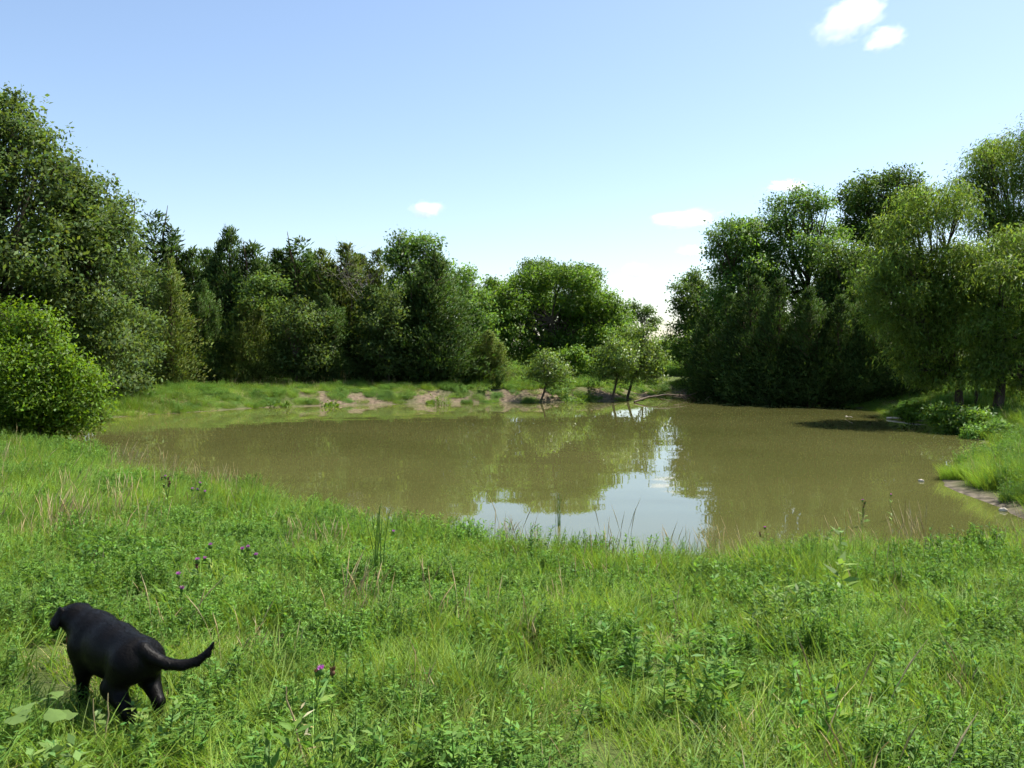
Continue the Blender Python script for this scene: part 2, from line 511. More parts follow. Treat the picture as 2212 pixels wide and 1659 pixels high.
def make_tree(name, label, base, lobes, leafmat, trunk_r, n_twigs, per_twig, leaf_len, leaf_w, group=None, cat='tree', bark='bark',
              fork=None, lean=(0, 0), stems=1, rng=None, **kw):
    rng = rng or seed()
    root = empty(name, tuple(base))
    tag(root, label, cat, group)
    lobes = np.asarray(lobes, float)
    v, f, col, P, sn = lobe_foliage(rng, lobes, n_twigs, per_twig, leaf_len, leaf_w, **kw)
    crown = link('crown', np_mesh(name + '_crown', v, f, M[leafmat], col, smooth=True, normals=sn), root)
    zb = lobes[:, 2].min(); zt = (lobes[:, 2] + lobes[:, 5]).max()
    ctr = lobes[:, :3].mean(0)
    fz = fork if fork is not None else max(0.3, zb * 0.75)
    paths = []
    top = np.array([ctr[0], ctr[1], zb + (zt - zb) * 0.72])
    fk = np.array([lean[0], lean[1], fz])
    stem_pts = []
    for s in range(stems):
        a0 = np.array([rng.uniform(-1, 1) * 0.25 * (stems > 1), rng.uniform(-1, 1) * 0.25 * (stems > 1), -0.25])
        fks = fk + (rng.normal(size=3) * np.array([0.5, 0.5, 0.1]) if stems > 1 else 0)
        p, r = limb(rng, a0, fks, trunk_r * 1.15, trunk_r * 0.8, 6, 0.05)
        r[0] *= 1.35; paths.append((p, r)); stem_pts.append(p[-1])
        p2, r2 = limb(rng, p[-1], top + rng.normal(size=3) * 0.3, trunk_r * 0.8, trunk_r * 0.15, 8, 0.06)
        paths.append((p2, r2)); mainp = p2
    for q in lobes:
        j = rng.integers(0, 5)
        src = mainp[j] if q[2] > mainp[j][2] - 0.3 else mainp[0]
        p, r = limb(rng, src, q[:3], trunk_r * 0.42, trunk_r * 0.12, 6, 0.10, sag=0.06)
        paths.append((p, r))
        near = P[np.argsort(np.linalg.norm(P - q[:3], axis=1))[:40]]
        for t in near[rng.choice(len(near), min(5, len(near)), replace=False)]:
            paths.append(limb(rng, p[3], t, trunk_r * 0.14, trunk_r * 0.03, 4, 0.1))
    tv, tf = tubes(paths, 6)
    link('trunk', np_mesh(name + '_trunk', tv, tf, M[bark], smooth=True), root)
    return root

def cedar_arrays(rng, h, r, n_br=170, per=90, leaders=2, skirt=0.25):
    """eastern red cedar: rising feathery sprays round one or more leaders"""
    C, D, LEN, OUT = [], [], [], []
    tops = [(np.array([0.0, 0, 0]), h, r)]
    for k in range(leaders):
        a = rng.uniform(0, 6.28); q = rng.uniform(0.25, 0.5) * r
        tops.append((np.array([math.cos(a) * q, math.sin(a) * q, 0]), h * rng.uniform(0.72, 0.95), r * rng.uniform(0.45, 0.7)))
    paths = []
    for (o, hh, rr) in tops:
        nb = int(n_br * (rr / r))
        paths.append(limb(rng, o * 0.3 + np.array([0, 0, -0.2]), o + np.array([0, 0, hh * 0.96]), 0.028 * h * rr / r, 0.01, 8, 0.015))
        for i in range(nb):
            t = rng.random() ** 1.25
            z = skirt + (hh - skirt) * t
            prof = (1 - t) ** 0.78 * min(1.0, 0.75 + t * 2.2)
            a = rng.uniform(0, 6.283)
            gap = 0.82 + 0.18 * math.sin(a * 3 + z * 1.7) + 0.1 * math.sin(z * 4 + a)
            L = rr * prof * rng.uniform(0.72, 1.12) * gap + 0.12
            el = rng.uniform(0.0, 0.4) + 0.45 * t
            d = np.array([math.cos(a) * math.cos(el), math.sin(a) * math.cos(el), math.sin(el)])
            st = o * (0.3 + 0.7 * t) + np.array([0, 0, z - L * math.sin(el) * 0.55])
            st[2] = max(st[2], 0.15)
            n = max(14, int(per * (0.25 + 0.75 * L / (r + 0.1))))
            u = 0.25 + 0.78 * rng.random(n) ** 0.7
            wid = 0.10 + 0.16 * L * (1 - np.abs(u - 0.6))
            p = st + d * (u * L)[:, None] + rng.normal(size=(n, 3)) * wid[:, None] * np.array([1, 1, 0.75])
            dd = unit(d + np.array([0, 0, 0.35]) + rng.normal(size=(n, 3)) * 0.42)
            C.append(p); D.append(dd); LEN.append(rng.uniform(0.16, 0.36, n)); OUT.append(unit(p - (st + d * (0.45 * L)) + np.array([0, 0, 0.1])) + np.array([math.cos(a), math.sin(a), 0.3]) * 0.6)
            if i % 3 == 0:
                paths.append((np.stack([st, st + d * L * 0.5, st + d * L * 0.85]), np.array([0.012 * h * 0.3, 0.02, 0.006]) + 0.004))
    c = np.concatenate(C); d = np.concatenate(D); ln = np.concatenate(LEN)
    N = len(c)
    nr = unit(rng.normal(size=(N, 3)) + np.array([0, 0, 0.4]))
    ou = unit(np.concatenate(OUT)); nr = unit(nr + ou * 0.8)
    v, f = leaves(c, d, nr, ln, ln * 0.30)
    return v, f, leaf_tint(rng, N, 0.2, 0.12), tubes(paths, 5), np.repeat(unit(nr * 0.6 + ou * 0.6), 4, 0)

CEDARS = {}
def cedar_mesh(kind, i, mat):
    if (kind, i, mat) not in CEDARS:
        rng = np.random.default_rng(900 + i * 7 + (50 if kind == 'wide' else 0))
        if kind == 'wide':
            v, f, c, (tv, tf), sn = cedar_arrays(rng, 9.0, 4.6, 230, 90, leaders=3)
        elif kind == 'spire':
            v, f, c, (tv, tf), sn = cedar_arrays(rng, 9.0, 2.5, 170, 62, leaders=1)
        else:
            v, f, c, (tv, tf), sn = cedar_arrays(rng, 9.0, 3.5, 200, 80, leaders=2)
        CEDARS[(kind, i, mat)] = (np_mesh('cedar_crown', v, f, M[mat], c, smooth=True, normals=sn), np_mesh('cedar_trunk', tv, tf, M['bark_red'], smooth=True))
    return CEDARS[(kind, i, mat)]

def place(px, depth):
    x = (px - CXP) / FPX * depth
    return np.array([x, depth, gz(x, depth)])

def height_to(top_py, depth, z0):
    return at_depth(0, top_py, depth)[2] - z0

def cedar(label, px, depth, top_py, kind='mid', var=0, mat='cedar', width=1.0, rz=0.0, group='cedars'):
    b = place(px, depth)
    h = height_to(top_py, depth, b[2])
    cm, tm = cedar_mesh(kind, var, mat)
    root = empty('cedar_tree', tuple(b), rz)
    s = h / 9.0
    root.scale = (s * width, s * width, s)
    tag(root, label, 'tree', group)
    link('crown', cm, root); link('trunk', tm, root)
    return root

def auto_tree(name, label, px, depth, top_py, bot_py, half_px, leafmat, n=11, shape='round', trunk_r=0.16, twigs=900, per=16, ll=0.22, lw=0.11, dxp=0, **kw):
    rng = seed()
    b = place(px, depth)
    zt = height_to(top_py, depth, b[2]); zb = max(0.15, height_to(bot_py, depth, b[2]))
    R = half_px * depth / FPX
    lob = auto_lobes(rng, zb, zt, R, n, shape, dx=dxp * depth / FPX)
    return make_tree(name, label, b, lob, leafmat, trunk_r, twigs, per, ll, lw, rng=rng, **kw)


# ------------------------------------------------------------------ the trees round the pond
LEFT_OAKS = 'oaks on the left bank'
CEDAR_ROW = 'cedars in the row behind the far bank'
FAR_BROAD = 'broadleaf trees behind the far bank'
RIGHT_WOOD = 'trees of the dark wood on the right bank'
WILLOWS = 'willows on the right bank'

def traced(name, label, px, depth, spec, leafmat, trunk_r, twigs, per, ll, lw, layers=2, **kw):
    rng = seed()
    b = place(px, depth)
    return make_tree(name, label, b, px_lobes(spec, b, depth, rng, layers), leafmat, trunk_r, twigs, per, ll, lw, rng=rng, **kw)

# left bank: tall post oaks stepping down towards the pond
traced('oak_tree', 'tallest grey-green oak cut off by the left edge of the picture', -60, 33,
       [(-40, 250, 95), (-130, 330, 110), (20, 290, 70), (-20, 380, 110), (80, 330, 62), (110, 400, 80), (30, 470, 110), (-100, 500, 120),
        (-20, 600, 120), (90, 560, 100), (-110, 660, 110), (60, 690, 100), (-40, 740, 100), (60, 290, 40), (10, 220, 42), (-60, 820, 80), (40, 800, 70)],
       'oak_grey', 0.30, 3300, 16, 0.20, 0.105, group=LEFT_OAKS, spread=0.24)
traced('oak_tree', 'grey-green oak second from the left, stepping down behind the bright bush', 165, 35.5,
       [(160, 385, 48), (195, 415, 50), (130, 450, 70), (215, 470, 58), (170, 530, 85), (225, 560, 68), (120, 600, 90), (220, 650, 80),
        (160, 700, 95), (235, 740, 75), (130, 770, 80), (200, 800, 62), (150, 825, 50), (230, 815, 50)],
       'oak_grey', 0.24, 2900, 15, 0.19, 0.10, group=LEFT_OAKS, spread=0.24)
traced('oak_tree', 'narrow grey-green oak at the right end of the left bank oaks', 255, 42,
       [(250, 440, 30), (262, 500, 44), (245, 570, 55), (275, 600, 55), (262, 680, 68), (300, 700, 45), (240, 745, 62), (285, 775, 55), (245, 805, 48), (265, 830, 38), (225, 835, 34), (300, 825, 28)],
       'oak_grey', 0.18, 1500, 15, 0.19, 0.10, group=LEFT_OAKS, spread=0.24)
traced('oak_tree', 'low oak filling the shade under the tall oaks behind the bright bush', 70, 40,
       [(0, 760, 90), (80, 740, 85), (150, 770, 80), (60, 810, 70), (-80, 760, 100), (190, 800, 60)],
       'oak', 0.2, 900, 15, 0.22, 0.12, group=LEFT_OAKS)

# cedar row, left to right
cedar('tall dark cedar spire standing just right of the left bank oaks', 340, 58.5, 466, 'spire', 0, 'cedar', 1.25, 0.3, CEDAR_ROW)
cedar('thin pale-topped cedar beside the tall dark spire', 378, 59.5, 515, 'spire', 1, 'cedar', 0.9, 1.1, CEDAR_ROW)
cedar('short cedar crowded behind the olive cedar', 418, 59.5, 540, 'mid', 0, 'cedar', 1.2, 2.0, CEDAR_ROW)
cedar('dark cedar tucked in behind the right end of the left oaks', 300, 56.5, 525, 'mid', 1, 'cedar', 0.9, 0.5, CEDAR_ROW)
cedar('olive-green cedar at the front of the row, near the left oaks', 372, 49, 565, 'mid', 2, 'cedar_olive', 0.85, 4.0, CEDAR_ROW)
cedar('dark cedar low between olive cedar and the tall twin-topped cedar', 440, 51.5, 610, 'wide', 0, 'cedar', 0.8, 1.5, CEDAR_ROW)
cedar('tall twin-topped dark cedar, highest in the middle of the row', 498, 58.5, 498, 'wide', 1, 'cedar', 0.78, 0.0, CEDAR_ROW)
cedar('cedar leaning on the right side of the twin-topped cedar', 548, 58.5, 528, 'mid', 0, 'cedar', 1.15, 3.1, CEDAR_ROW)
cedar('green cedar at the front of the row below the twin-topped cedar', 530, 51.5, 650, 'wide', 2, 'cedar_olive', 0.95, 2.2, CEDAR_ROW)
cedar('small cedar filling the dip right of the twin-topped cedar', 602, 60.5, 545, 'mid', 1, 'cedar', 1.15, 0.8, CEDAR_ROW)
cedar('thin spire cedar with a needle tip in mid row', 650, 60.5, 520, 'spire', 0, 'cedar', 1.6, 2.8, CEDAR_ROW)
cedar('broad olive cedar right of the needle-tipped cedar', 700, 59.5, 545, 'mid', 2, 'cedar_olive', 1.25, 1.9, CEDAR_ROW)
cedar('blunt olive cedar left of the dead bare tree', 752, 59, 532, 'mid', 1, 'cedar_olive', 1.2, 5.1, CEDAR_ROW)
cedar('low wide dark cedar at the front, under the broad olive cedar', 705, 53.5, 640, 'wide', 0, 'cedar', 1.0, 3.9, CEDAR_ROW)
cedar('yellowish slim cedar at the foot of the dead bare tree', 818, 59.5, 545, 'spire', 1, 'cedar_olive', 1.1, 4.4, CEDAR_ROW)
cedar('dark cedar in front of the dead bare tree', 800, 54.5, 620, 'mid', 0, 'cedar', 1.1, 0.4, CEDAR_ROW)
cedar('big broad dark cedar sweeping to the ground at the row right end', 945, 54.5, 552, 'wide', 1, 'cedar', 1.12, 1.3, CEDAR_ROW)
cedar('dark cedar half hidden behind the big broad cedar', 880, 56.5, 600, 'mid', 2, 'cedar', 1.1, 3.3, CEDAR_ROW)
cedar('low green cedar skirting the right foot of the big broad cedar', 1055, 54, 715, 'wide', 2, 'cedar_olive', 1.25, 0.9, CEDAR_ROW)
cedar('low dark cedar behind grass at the left end of the row', 330, 50, 680, 'wide', 1, 'cedar', 1.0, 5.5, CEDAR_ROW)

cedar('dark cedar standing behind the gap left of the needle-tipped cedar', 628, 63, 560, 'wide', 0, 'cedar', 1.1, 2.3, CEDAR_ROW)
cedar('dark cedar standing behind the gap right of the needle-tipped cedar', 672, 64, 548, 'wide', 2, 'cedar', 1.0, 0.3, CEDAR_ROW)
cedar('dark cedar far behind between spire and twin-topped cedar', 450, 63, 545, 'wide', 1, 'cedar', 1.1, 4.4, CEDAR_ROW)
cedar('dark cedar far behind the blunt olive cedar', 780, 63, 555, 'wide', 0, 'cedar', 1.1, 5.0, CEDAR_ROW)

# broadleaf trees in and behind the cedar row
traced('young_oak', 'glossy young oak at the front of the row, pale leaves facing the pond', 640, 52,
       [(640, 668, 30), (612, 705, 36), (670, 700, 36), (640, 745, 42), (605, 775, 34), (685, 768, 34), (655, 795, 30)],
       'oak_grey', 0.12, 620, 15, 0.20, 0.105, group=FAR_BROAD)
traced('young_oak', 'glossy young oak left of the big broad cedar, leaves catching the light', 838, 53,
       [(835, 640, 24), (855, 672, 30), (818, 700, 32), (858, 725, 34), (822, 760, 32), (870, 772, 28), (838, 795, 28)],
       'oak_grey', 0.12, 620, 15, 0.20, 0.105, group=FAR_BROAD)
traced('young_oak', 'young oak showing over the low cedar left of mid row', 560, 53,
       [(550, 615, 32), (580, 608, 28), (565, 655, 36), (535, 685, 30)], 'oak', 0.12, 380, 15, 0.21, 0.11, group=FAR_BROAD)
traced('ash_tree', 'bright green ash with a tall rounded head above the cedars', 895, 57,
       [(880, 522, 30), (915, 535, 34), (865, 560, 32), (900, 575, 40), (940, 580, 30), (880, 620, 42), (930, 620, 38), (955, 650, 30), (900, 665, 40)],
       'ash', 0.16, 1200, 15, 0.23, 0.11, group=FAR_BROAD)
traced('ash_tree', 'bright green ash showing between the big cedar and the round tree', 1000, 60,
       [(1005, 600, 30), (985, 620, 28), (1030, 640, 32), (1005, 665, 40), (1030, 700, 38), (985, 710, 35), (1040, 745, 34)],
       'ash', 0.15, 850, 15, 0.24, 0.115, group=FAR_BROAD)
traced('hackberry_tree', 'big round green tree with a broad dome right of the cedar row', 1190, 66,
       [(1120, 620, 36), (1085, 640, 34), (1065, 615, 18), (1160, 605, 42), (1210, 600, 44), (1255, 615, 42), (1100, 680, 50), (1165, 660, 58), (1230, 665, 58), (1285, 650, 45),
        (1320, 690, 42), (1110, 735, 52), (1180, 730, 58), (1250, 725, 58), (1310, 735, 45), (1075, 700, 36), (1345, 720, 34), (1350, 755, 28), (1322, 655, 26), (1270, 600, 28), (1150, 770, 40), (1230, 770, 40), (1290, 775, 34)],
       'hackberry', 0.26, 4600, 16, 0.23, 0.115, group=FAR_BROAD, spread=0.26)
traced('hackberry_tree', 'lower green tree stepping down right of the big round tree', 1318, 72,
       [(1300, 660, 28), (1335, 690, 28), (1275, 700, 36), (1318, 735, 38), (1355, 732, 24), (1280, 745, 26)],
       'hackberry', 0.16, 1300, 15, 0.24, 0.115, group=FAR_BROAD, spread=0.26)
traced('hackberry_tree', 'narrow green tree closing the gap left of the big round tree', 1062, 68,
       [(1062, 625, 22), (1045, 660, 28), (1078, 670, 28), (1055, 715, 36), (1085, 745, 30), (1050, 770, 30)],
       'hackberry', 0.15, 1000, 15, 0.24, 0.115, group=FAR_BROAD, spread=0.26)
traced('walnut_tree', 'grey-green dome top rising behind the big round tree, left one', 1170, 88,
       [(1150, 580, 26), (1185, 578, 26), (1170, 610, 40), (1210, 595, 20), (1130, 600, 20), (1175, 660, 45)],
       'oak', 0.2, 900, 14, 0.28, 0.14, group=FAR_BROAD)
traced('walnut_tree', 'small grey-green top rising behind the big round tree, right one', 1262, 88,
       [(1252, 582, 15), (1275, 592, 20), (1262, 620, 28), (1265, 670, 36)], 'oak', 0.18, 520, 14, 0.28, 0.14, group=FAR_BROAD)
traced('locust_tree', 'thin airy tree standing alone in the far gap', 1390, 112,
       [(1372, 660, 10), (1400, 672, 14), (1385, 685, 13), (1415, 692, 11), (1362, 680, 9), (1412, 705, 9)],
       'oak', 0.16, 330, 12, 0.30, 0.14, group=FAR_BROAD, fork=2.2, spread=0.35)
traced('shrub', 'low green shrub in the shade under the round tree', 1235, 60,
       [(1215, 770, 12), (1240, 762, 12), (1258, 778, 11), (1235, 785, 12)], 'hackberry', 0.05, 240, 14, 0.2, 0.1, cat='shrub', group='shrubs behind the far bank')
traced('shrub', 'green thicket bush in the far gap behind the paired shore trees', 1440, 84,
       [(1425, 748, 15), (1452, 756, 14), (1472, 765, 11), (1440, 765, 14)], 'hackberry', 0.05, 420, 14, 0.26, 0.13, cat='shrub', group='shrubs behind the far bank')
traced('shrub', 'dark green bush left of the paired shore trees against the round tree', 1300, 62,
       [(1290, 765, 15), (1315, 768, 15), (1335, 760, 16)], 'oak', 0.05, 240, 14, 0.22, 0.11, cat='shrub', group='shrubs behind the far bank')

# shore trees
def shore_tree(label, px, py, spec, depth, leafmat, r, twigs, per, ll, lw, lean, fork, stems=1, **kw):
    rng = seed()
    b = on_level(px, py, 0.12)
    while signed_dist(b[None, :2])[0] < 0.35: b *= 1.004
    b[2] = gz(b[0], b[1])
    return make_tree('shore_tree', label, b, px_lobes(spec, b, b[1], rng, 2), leafmat, r, twigs, per, ll, lw, rng=rng, lean=lean, fork=fork, stems=stems,
                     group='small trees on the far shore', **kw)
shore_tree('small round-headed tree leaning alone over the far shore', 1165, 866,
           [(1180, 775, 20), (1158, 795, 22), (1200, 795, 22), (1180, 805, 26), (1218, 806, 15), (1143, 818, 13), (1192, 826, 17), (1170, 768, 12), (1228, 826, 9)], 50, 'persimmon', 0.07, 430, 13, 0.14, 0.075,
           (0.42, 0.1), 1.15, spread=0.22, spray=0.3, droop=0.45)
shore_tree('left one of the paired leaning trees on the far shore', 1322, 862,
           [(1340, 745, 26), (1320, 770, 26), (1305, 795, 24), (1345, 775, 30), (1330, 805, 24), (1292, 812, 14), (1318, 742, 13), (1350, 822, 14)], 51, 'persimmon', 0.08, 520, 13, 0.15, 0.08,
           (0.35, 0.15), 1.3, spread=0.22, spray=0.35, droop=0.4)
shore_tree('right one of the paired leaning trees on the far shore', 1352, 864,
           [(1385, 728, 26), (1365, 755, 30), (1405, 755, 26), (1385, 785, 32), (1412, 790, 22), (1370, 805, 22), (1352, 716, 18), (1405, 815, 18), (1428, 770, 13), (1425, 815, 12), (1398, 705, 14)], 51, 'persimmon', 0.085, 640, 13, 0.15, 0.08,
           (0.55, 0.1), 1.5, spread=0.22, spray=0.35, droop=0.4)

# dead bare tree above the cedar row
def bare_tree(label, px, depth, top_py, r0=0.09):
    rng = seed()
    b = place(px, depth); h = height_to(top_py, depth, b[2])
    paths = []
    def grow(p, d, L, r, lev):
        q = p + d * L
        paths.append(limb(rng, p, q, r, r * 0.55, 5, 0.06))
        if lev == 0: return
        for k in range(3 if lev > 1 else 4):
            t = rng.uniform(0.45, 1.0)
            dd = unit(d + rng.normal(size=3) * 0.42 + np.array([0, 0, 0.12]))
            grow(p + d * L * t, dd, L * rng.uniform(0.5, 0.75), r * 0.5, lev - 1)
    grow(np.array([0, 0, -0.2]), np.array([0.02, 0, 1.0]), h * 0.55, r0, 4)
    v, f = tubes(paths, 4)
    z = v[:, 2].max(); v[:, 2] *= h / z
    root = empty('dead_tree', tuple(b)); tag(root, label, 'tree')
    k = 5 * 4
    link('trunk', np_mesh('dead_trunk', v[:k], f[:16], M['grey_wood'], smooth=True), root)
    link('branches', np_mesh('dead_branches', v[k:], f[16:] - k, M['grey_wood'], smooth=True), root)
bare_tree('dead grey tree with bare twigs poking above the cedar row', 815, 58, 498)
bare_tree('small dead snag with bare twigs left of the taller dead tree', 752, 58.5, 520, 0.05)

# right bank wood: broadleaf heads behind, black-green cedars in front
traced('oak_tree', 'dark oak at the far left end of the right bank wood', 1480, 74,
       [(1500, 602, 24), (1472, 625, 24), (1520, 625, 30), (1465, 660, 24), (1500, 660, 40), (1475, 700, 34), (1530, 690, 44), (1500, 740, 50), (1475, 765, 30)],
       'oak', 0.22, 1300, 15, 0.25, 0.125, group=RIGHT_WOOD)
traced('walnut_tree', 'green walnut with a rounded head, left of the right bank wood tall trees', 1590, 58,
       [(1575, 492, 26), (1610, 500, 30), (1545, 515, 22), (1595, 535, 42), (1550, 545, 28), (1640, 540, 40), (1570, 590, 40), (1620, 600, 55), (1560, 640, 45), (1610, 680, 60)],
       'ash', 0.22, 1700, 15, 0.22, 0.11, group=RIGHT_WOOD)
traced('walnut_tree', 'tall airy green walnut in the middle of the right bank wood', 1735, 58,
       [(1690, 440, 26), (1730, 432, 30), (1760, 445, 30), (1670, 480, 34), (1725, 490, 48), (1785, 500, 40), (1690, 550, 55), (1760, 560, 60), (1690, 630, 62), (1770, 640, 65), (1660, 590, 40)],
       'ash', 0.24, 2100, 15, 0.21, 0.105, group=RIGHT_WOOD)
traced('oak_tree', 'tall dark crowned oak, highest of the right bank wood', 1905, 64,
       [(1860, 408, 30), (1900, 392, 24), (1940, 385, 30), (1965, 400, 26), (1845, 440, 32), (1900, 440, 52), (1960, 440, 40), (1870, 500, 52), (1940, 510, 56), (1830, 500, 30), (1880, 580, 60), (1960, 590, 60)],
       'oak', 0.28, 2300, 15, 0.24, 0.125, group=RIGHT_WOOD)
traced('oak_tree', 'dark leafy oak low in the wood behind the willow', 1850, 54,
       [(1800, 560, 50), (1860, 560, 50), (1830, 620, 65), (1900, 640, 65), (1800, 690, 65), (1880, 720, 65), (1960, 680, 60), (1970, 740, 50)],
       'oak', 0.22, 1600, 15, 0.22, 0.115, group=RIGHT_WOOD)
cedar('black-green cedar sweeping low at the left corner of the right wood', 1530, 54, 690, 'wide', 1, 'cedar', 0.85, 0.7, RIGHT_WOOD)
cedar('black-green cedar second from the left corner of the right wood', 1580, 52, 640, 'wide', 0, 'cedar', 0.9, 2.7, RIGHT_WOOD)
cedar('tall black-green cedar third from the left corner of the right wood', 1630, 50, 600, 'wide', 2, 'cedar', 0.85, 4.2, RIGHT_WOOD)
cedar('black-green cedar below the airy walnut in the right wood', 1680, 48, 610, 'wide', 1, 'cedar', 0.85, 5.3, RIGHT_WOOD)
cedar('black-green cedar right of the airy walnut in the right wood', 1745, 47, 625, 'wide', 0, 'cedar', 0.85, 1.1, RIGHT_WOOD)
cedar('black-green cedar under the tallest oak of the right wood', 1815, 46, 640, 'wide', 2, 'cedar', 0.85, 3.0, RIGHT_WOOD)
cedar('black-green cedar touching the left willow', 1885, 45, 640, 'wide', 1, 'cedar', 0.85, 0.2, RIGHT_WOOD)
cedar('black-green cedar hidden behind the left willow', 1960, 44, 640, 'wide', 0, 'cedar', 0.9, 2.0, RIGHT_WOOD)
cedar('tall black-green cedar behind the front row, left of the airy walnut trunk', 1640, 56, 575, 'wide', 1, 'cedar', 1.0, 1.4, RIGHT_WOOD)
cedar('tall black-green cedar behind the front row, right of the airy walnut trunk', 1790, 55, 575, 'wide', 2, 'cedar', 1.0, 3.6, RIGHT_WOOD)
cedar('black-green cedar behind the front row near the dark oak', 1560, 60, 630, 'wide', 0, 'cedar', 1.0, 5.2, RIGHT_WOOD)
cedar('slim cedar deep in the right wood between walnut trunks', 1650, 53, 650, 'mid', 2, 'cedar', 1.0, 2.0, RIGHT_WOOD)

# willows
def willow(label, px, depth, spec, twigs, r, lean, fork, **kw):
    return traced('willow_tree', label, px, depth, spec, 'willow', r, int(twigs * 1.5), 20, 0.20, 0.046, group=WILLOWS, lean=lean, fork=fork,
                  spread=0.17, droop=0.95, spray=0.9, up=0.3, tint=0.22, **kw)
willow('yellow-green willow leaning left over the water, leftmost willow', 2078, 36,
       [(1985, 440, 48), (1955, 500, 50), (2040, 450, 50), (1920, 560, 48), (1990, 560, 62), (2050, 560, 55), (1900, 620, 42), (1960, 640, 60), (2030, 650, 60), (1930, 690, 45), (1985, 730, 45), (2040, 740, 40), (1960, 765, 28), (2000, 795, 32), (2065, 790, 36), (2030, 810, 28), (1965, 795, 24), (1900, 680, 26), (2060, 680, 40)],
       2000, 0.17, (-0.1, 0), 1.6)
willow('yellow-green willow right of the leftmost one, crown cut by the right edge', 2152, 34,
       [(2180, 560, 65), (2120, 600, 50), (2240, 520, 70), (2150, 660, 60), (2220, 660, 70), (2110, 690, 42), (2190, 740, 55), (2260, 740, 60), (2130, 760, 40), (2085, 620, 48), (2100, 560, 50), (2095, 720, 38), (2160, 795, 38), (2230, 800, 42), (2120, 805, 32), (2200, 825, 32), (2095, 800, 30), (2245, 835, 30)],
       1700, 0.19, (0.3, 0), 2.0)
willow('tall airy grey-green willow at the right edge, highest of the willows', 2195, 41,
       [(2125, 345, 34), (2160, 320, 30), (2205, 320, 42), (2240, 290, 44), (2115, 400, 42), (2180, 390, 52), (2240, 400, 60), (2135, 470, 55), (2215, 490, 65), (2170, 570, 62), (2250, 580, 66), (2140, 650, 55), (2230, 690, 66), (2170, 750, 50)],
       2500, 0.2, (0.2, 0), 2.2)
willow('slender young willow stem between the two big willows', 2108, 37,
       [(2105, 690, 35), (2125, 640, 32), (2090, 730, 28)], 380, 0.07, (0.1, 0), 1.2)

# left bright bush and bushes at the willow foot
traced('elm_bush', 'bright yellow-green bush on the near left shore', 60, 25.5,
       [(20, 730, 50), (70, 715, 42), (110, 770, 50), (40, 800, 70), (-50, 770, 80), (140, 820, 45), (80, 860, 70), (0, 880, 80), (160, 870, 38), (120, 910, 45), (185, 835, 22), (50, 920, 50), (208, 862, 14), (75, 690, 24), (25, 690, 16), (100, 725, 16), (170, 800, 18), (215, 840, 10), (62, 664, 13), (132, 752, 14), (152, 782, 12), (-15, 672, 22), (185, 905, 16), (225, 880, 9), (95, 685, 10)],
       'elm', 0.06, 3300, 15, 0.115, 0.06, cat='bush', stems=3, spread=0.24, spray=0.35, inner=0.4)
traced('bank_bush', 'dark leafy bush in the shade at the willow foot', 2060, 31,
       [(2035, 900, 24), (2065, 895, 28), (2095, 905, 26), (2050, 920, 24), (2100, 925, 26), (2120, 905, 25)], 'hackberry', 0.03, 700, 14, 0.13, 0.07, cat='bush', spread=0.12, group='bushes on the right shore')
traced('bank_bush', 'bluish green bush at the water edge below the right willow', 2140, 28.5,
       [(2135, 945, 26), (2165, 935, 28), (2150, 965, 26), (2185, 955, 28)], 'forb', 0.03, 600, 14, 0.13, 0.06, cat='bush', spread=0.12, group='bushes on the right shore')
traced('bank_bush', 'lit yellow-green bush on the grassy spit left of the willows', 1975, 35,
       [(1950, 890, 15), (1985, 885, 17), (1965, 895, 15), (2000, 893, 14)], 'elm', 0.02, 380, 12, 0.13, 0.06, cat='bush', spread=0.12, group='bushes on the right shore')

# woods closing the horizon far behind: one far mass
def far_woods():
    rng = seed()
    C, N = [], 0
    V, F, K = [], [], []
    for i in range(150):
        x = rng.uniform(-330, 420); y = 330 + rng.uniform(-40, 60) + abs(x) * 0.1
        h = rng.uniform(9, 15) if x / y < 0.12 else rng.uniform(6, 10.5); R = rng.uniform(4, 7)
        lob = [(x + rng.normal() * R * 0.5, y + rng.normal() * R * 0.5, 1.2 + h * t, R * 0.62, R * 0.62, h * 0.24) for t in (0.2, 0.4, 0.6, 0.75)]
        v, f, c, _, _ = lobe_foliage(rng, lob, 60, 5, 1.0, 0.7, spread=0.5)
        V.append(v); F.append(f + N); K.append(c * rng.uniform(0.8, 1.2)); N += len(v)
    o = link('distant_woods', np_mesh('distant_woods', np.concatenate(V), np.concatenate(F), M['oak'], np.concatenate(K)))
    tag(o, 'low line of distant woods along the horizon behind the field', 'woods', kind='stuff')
far_woods()

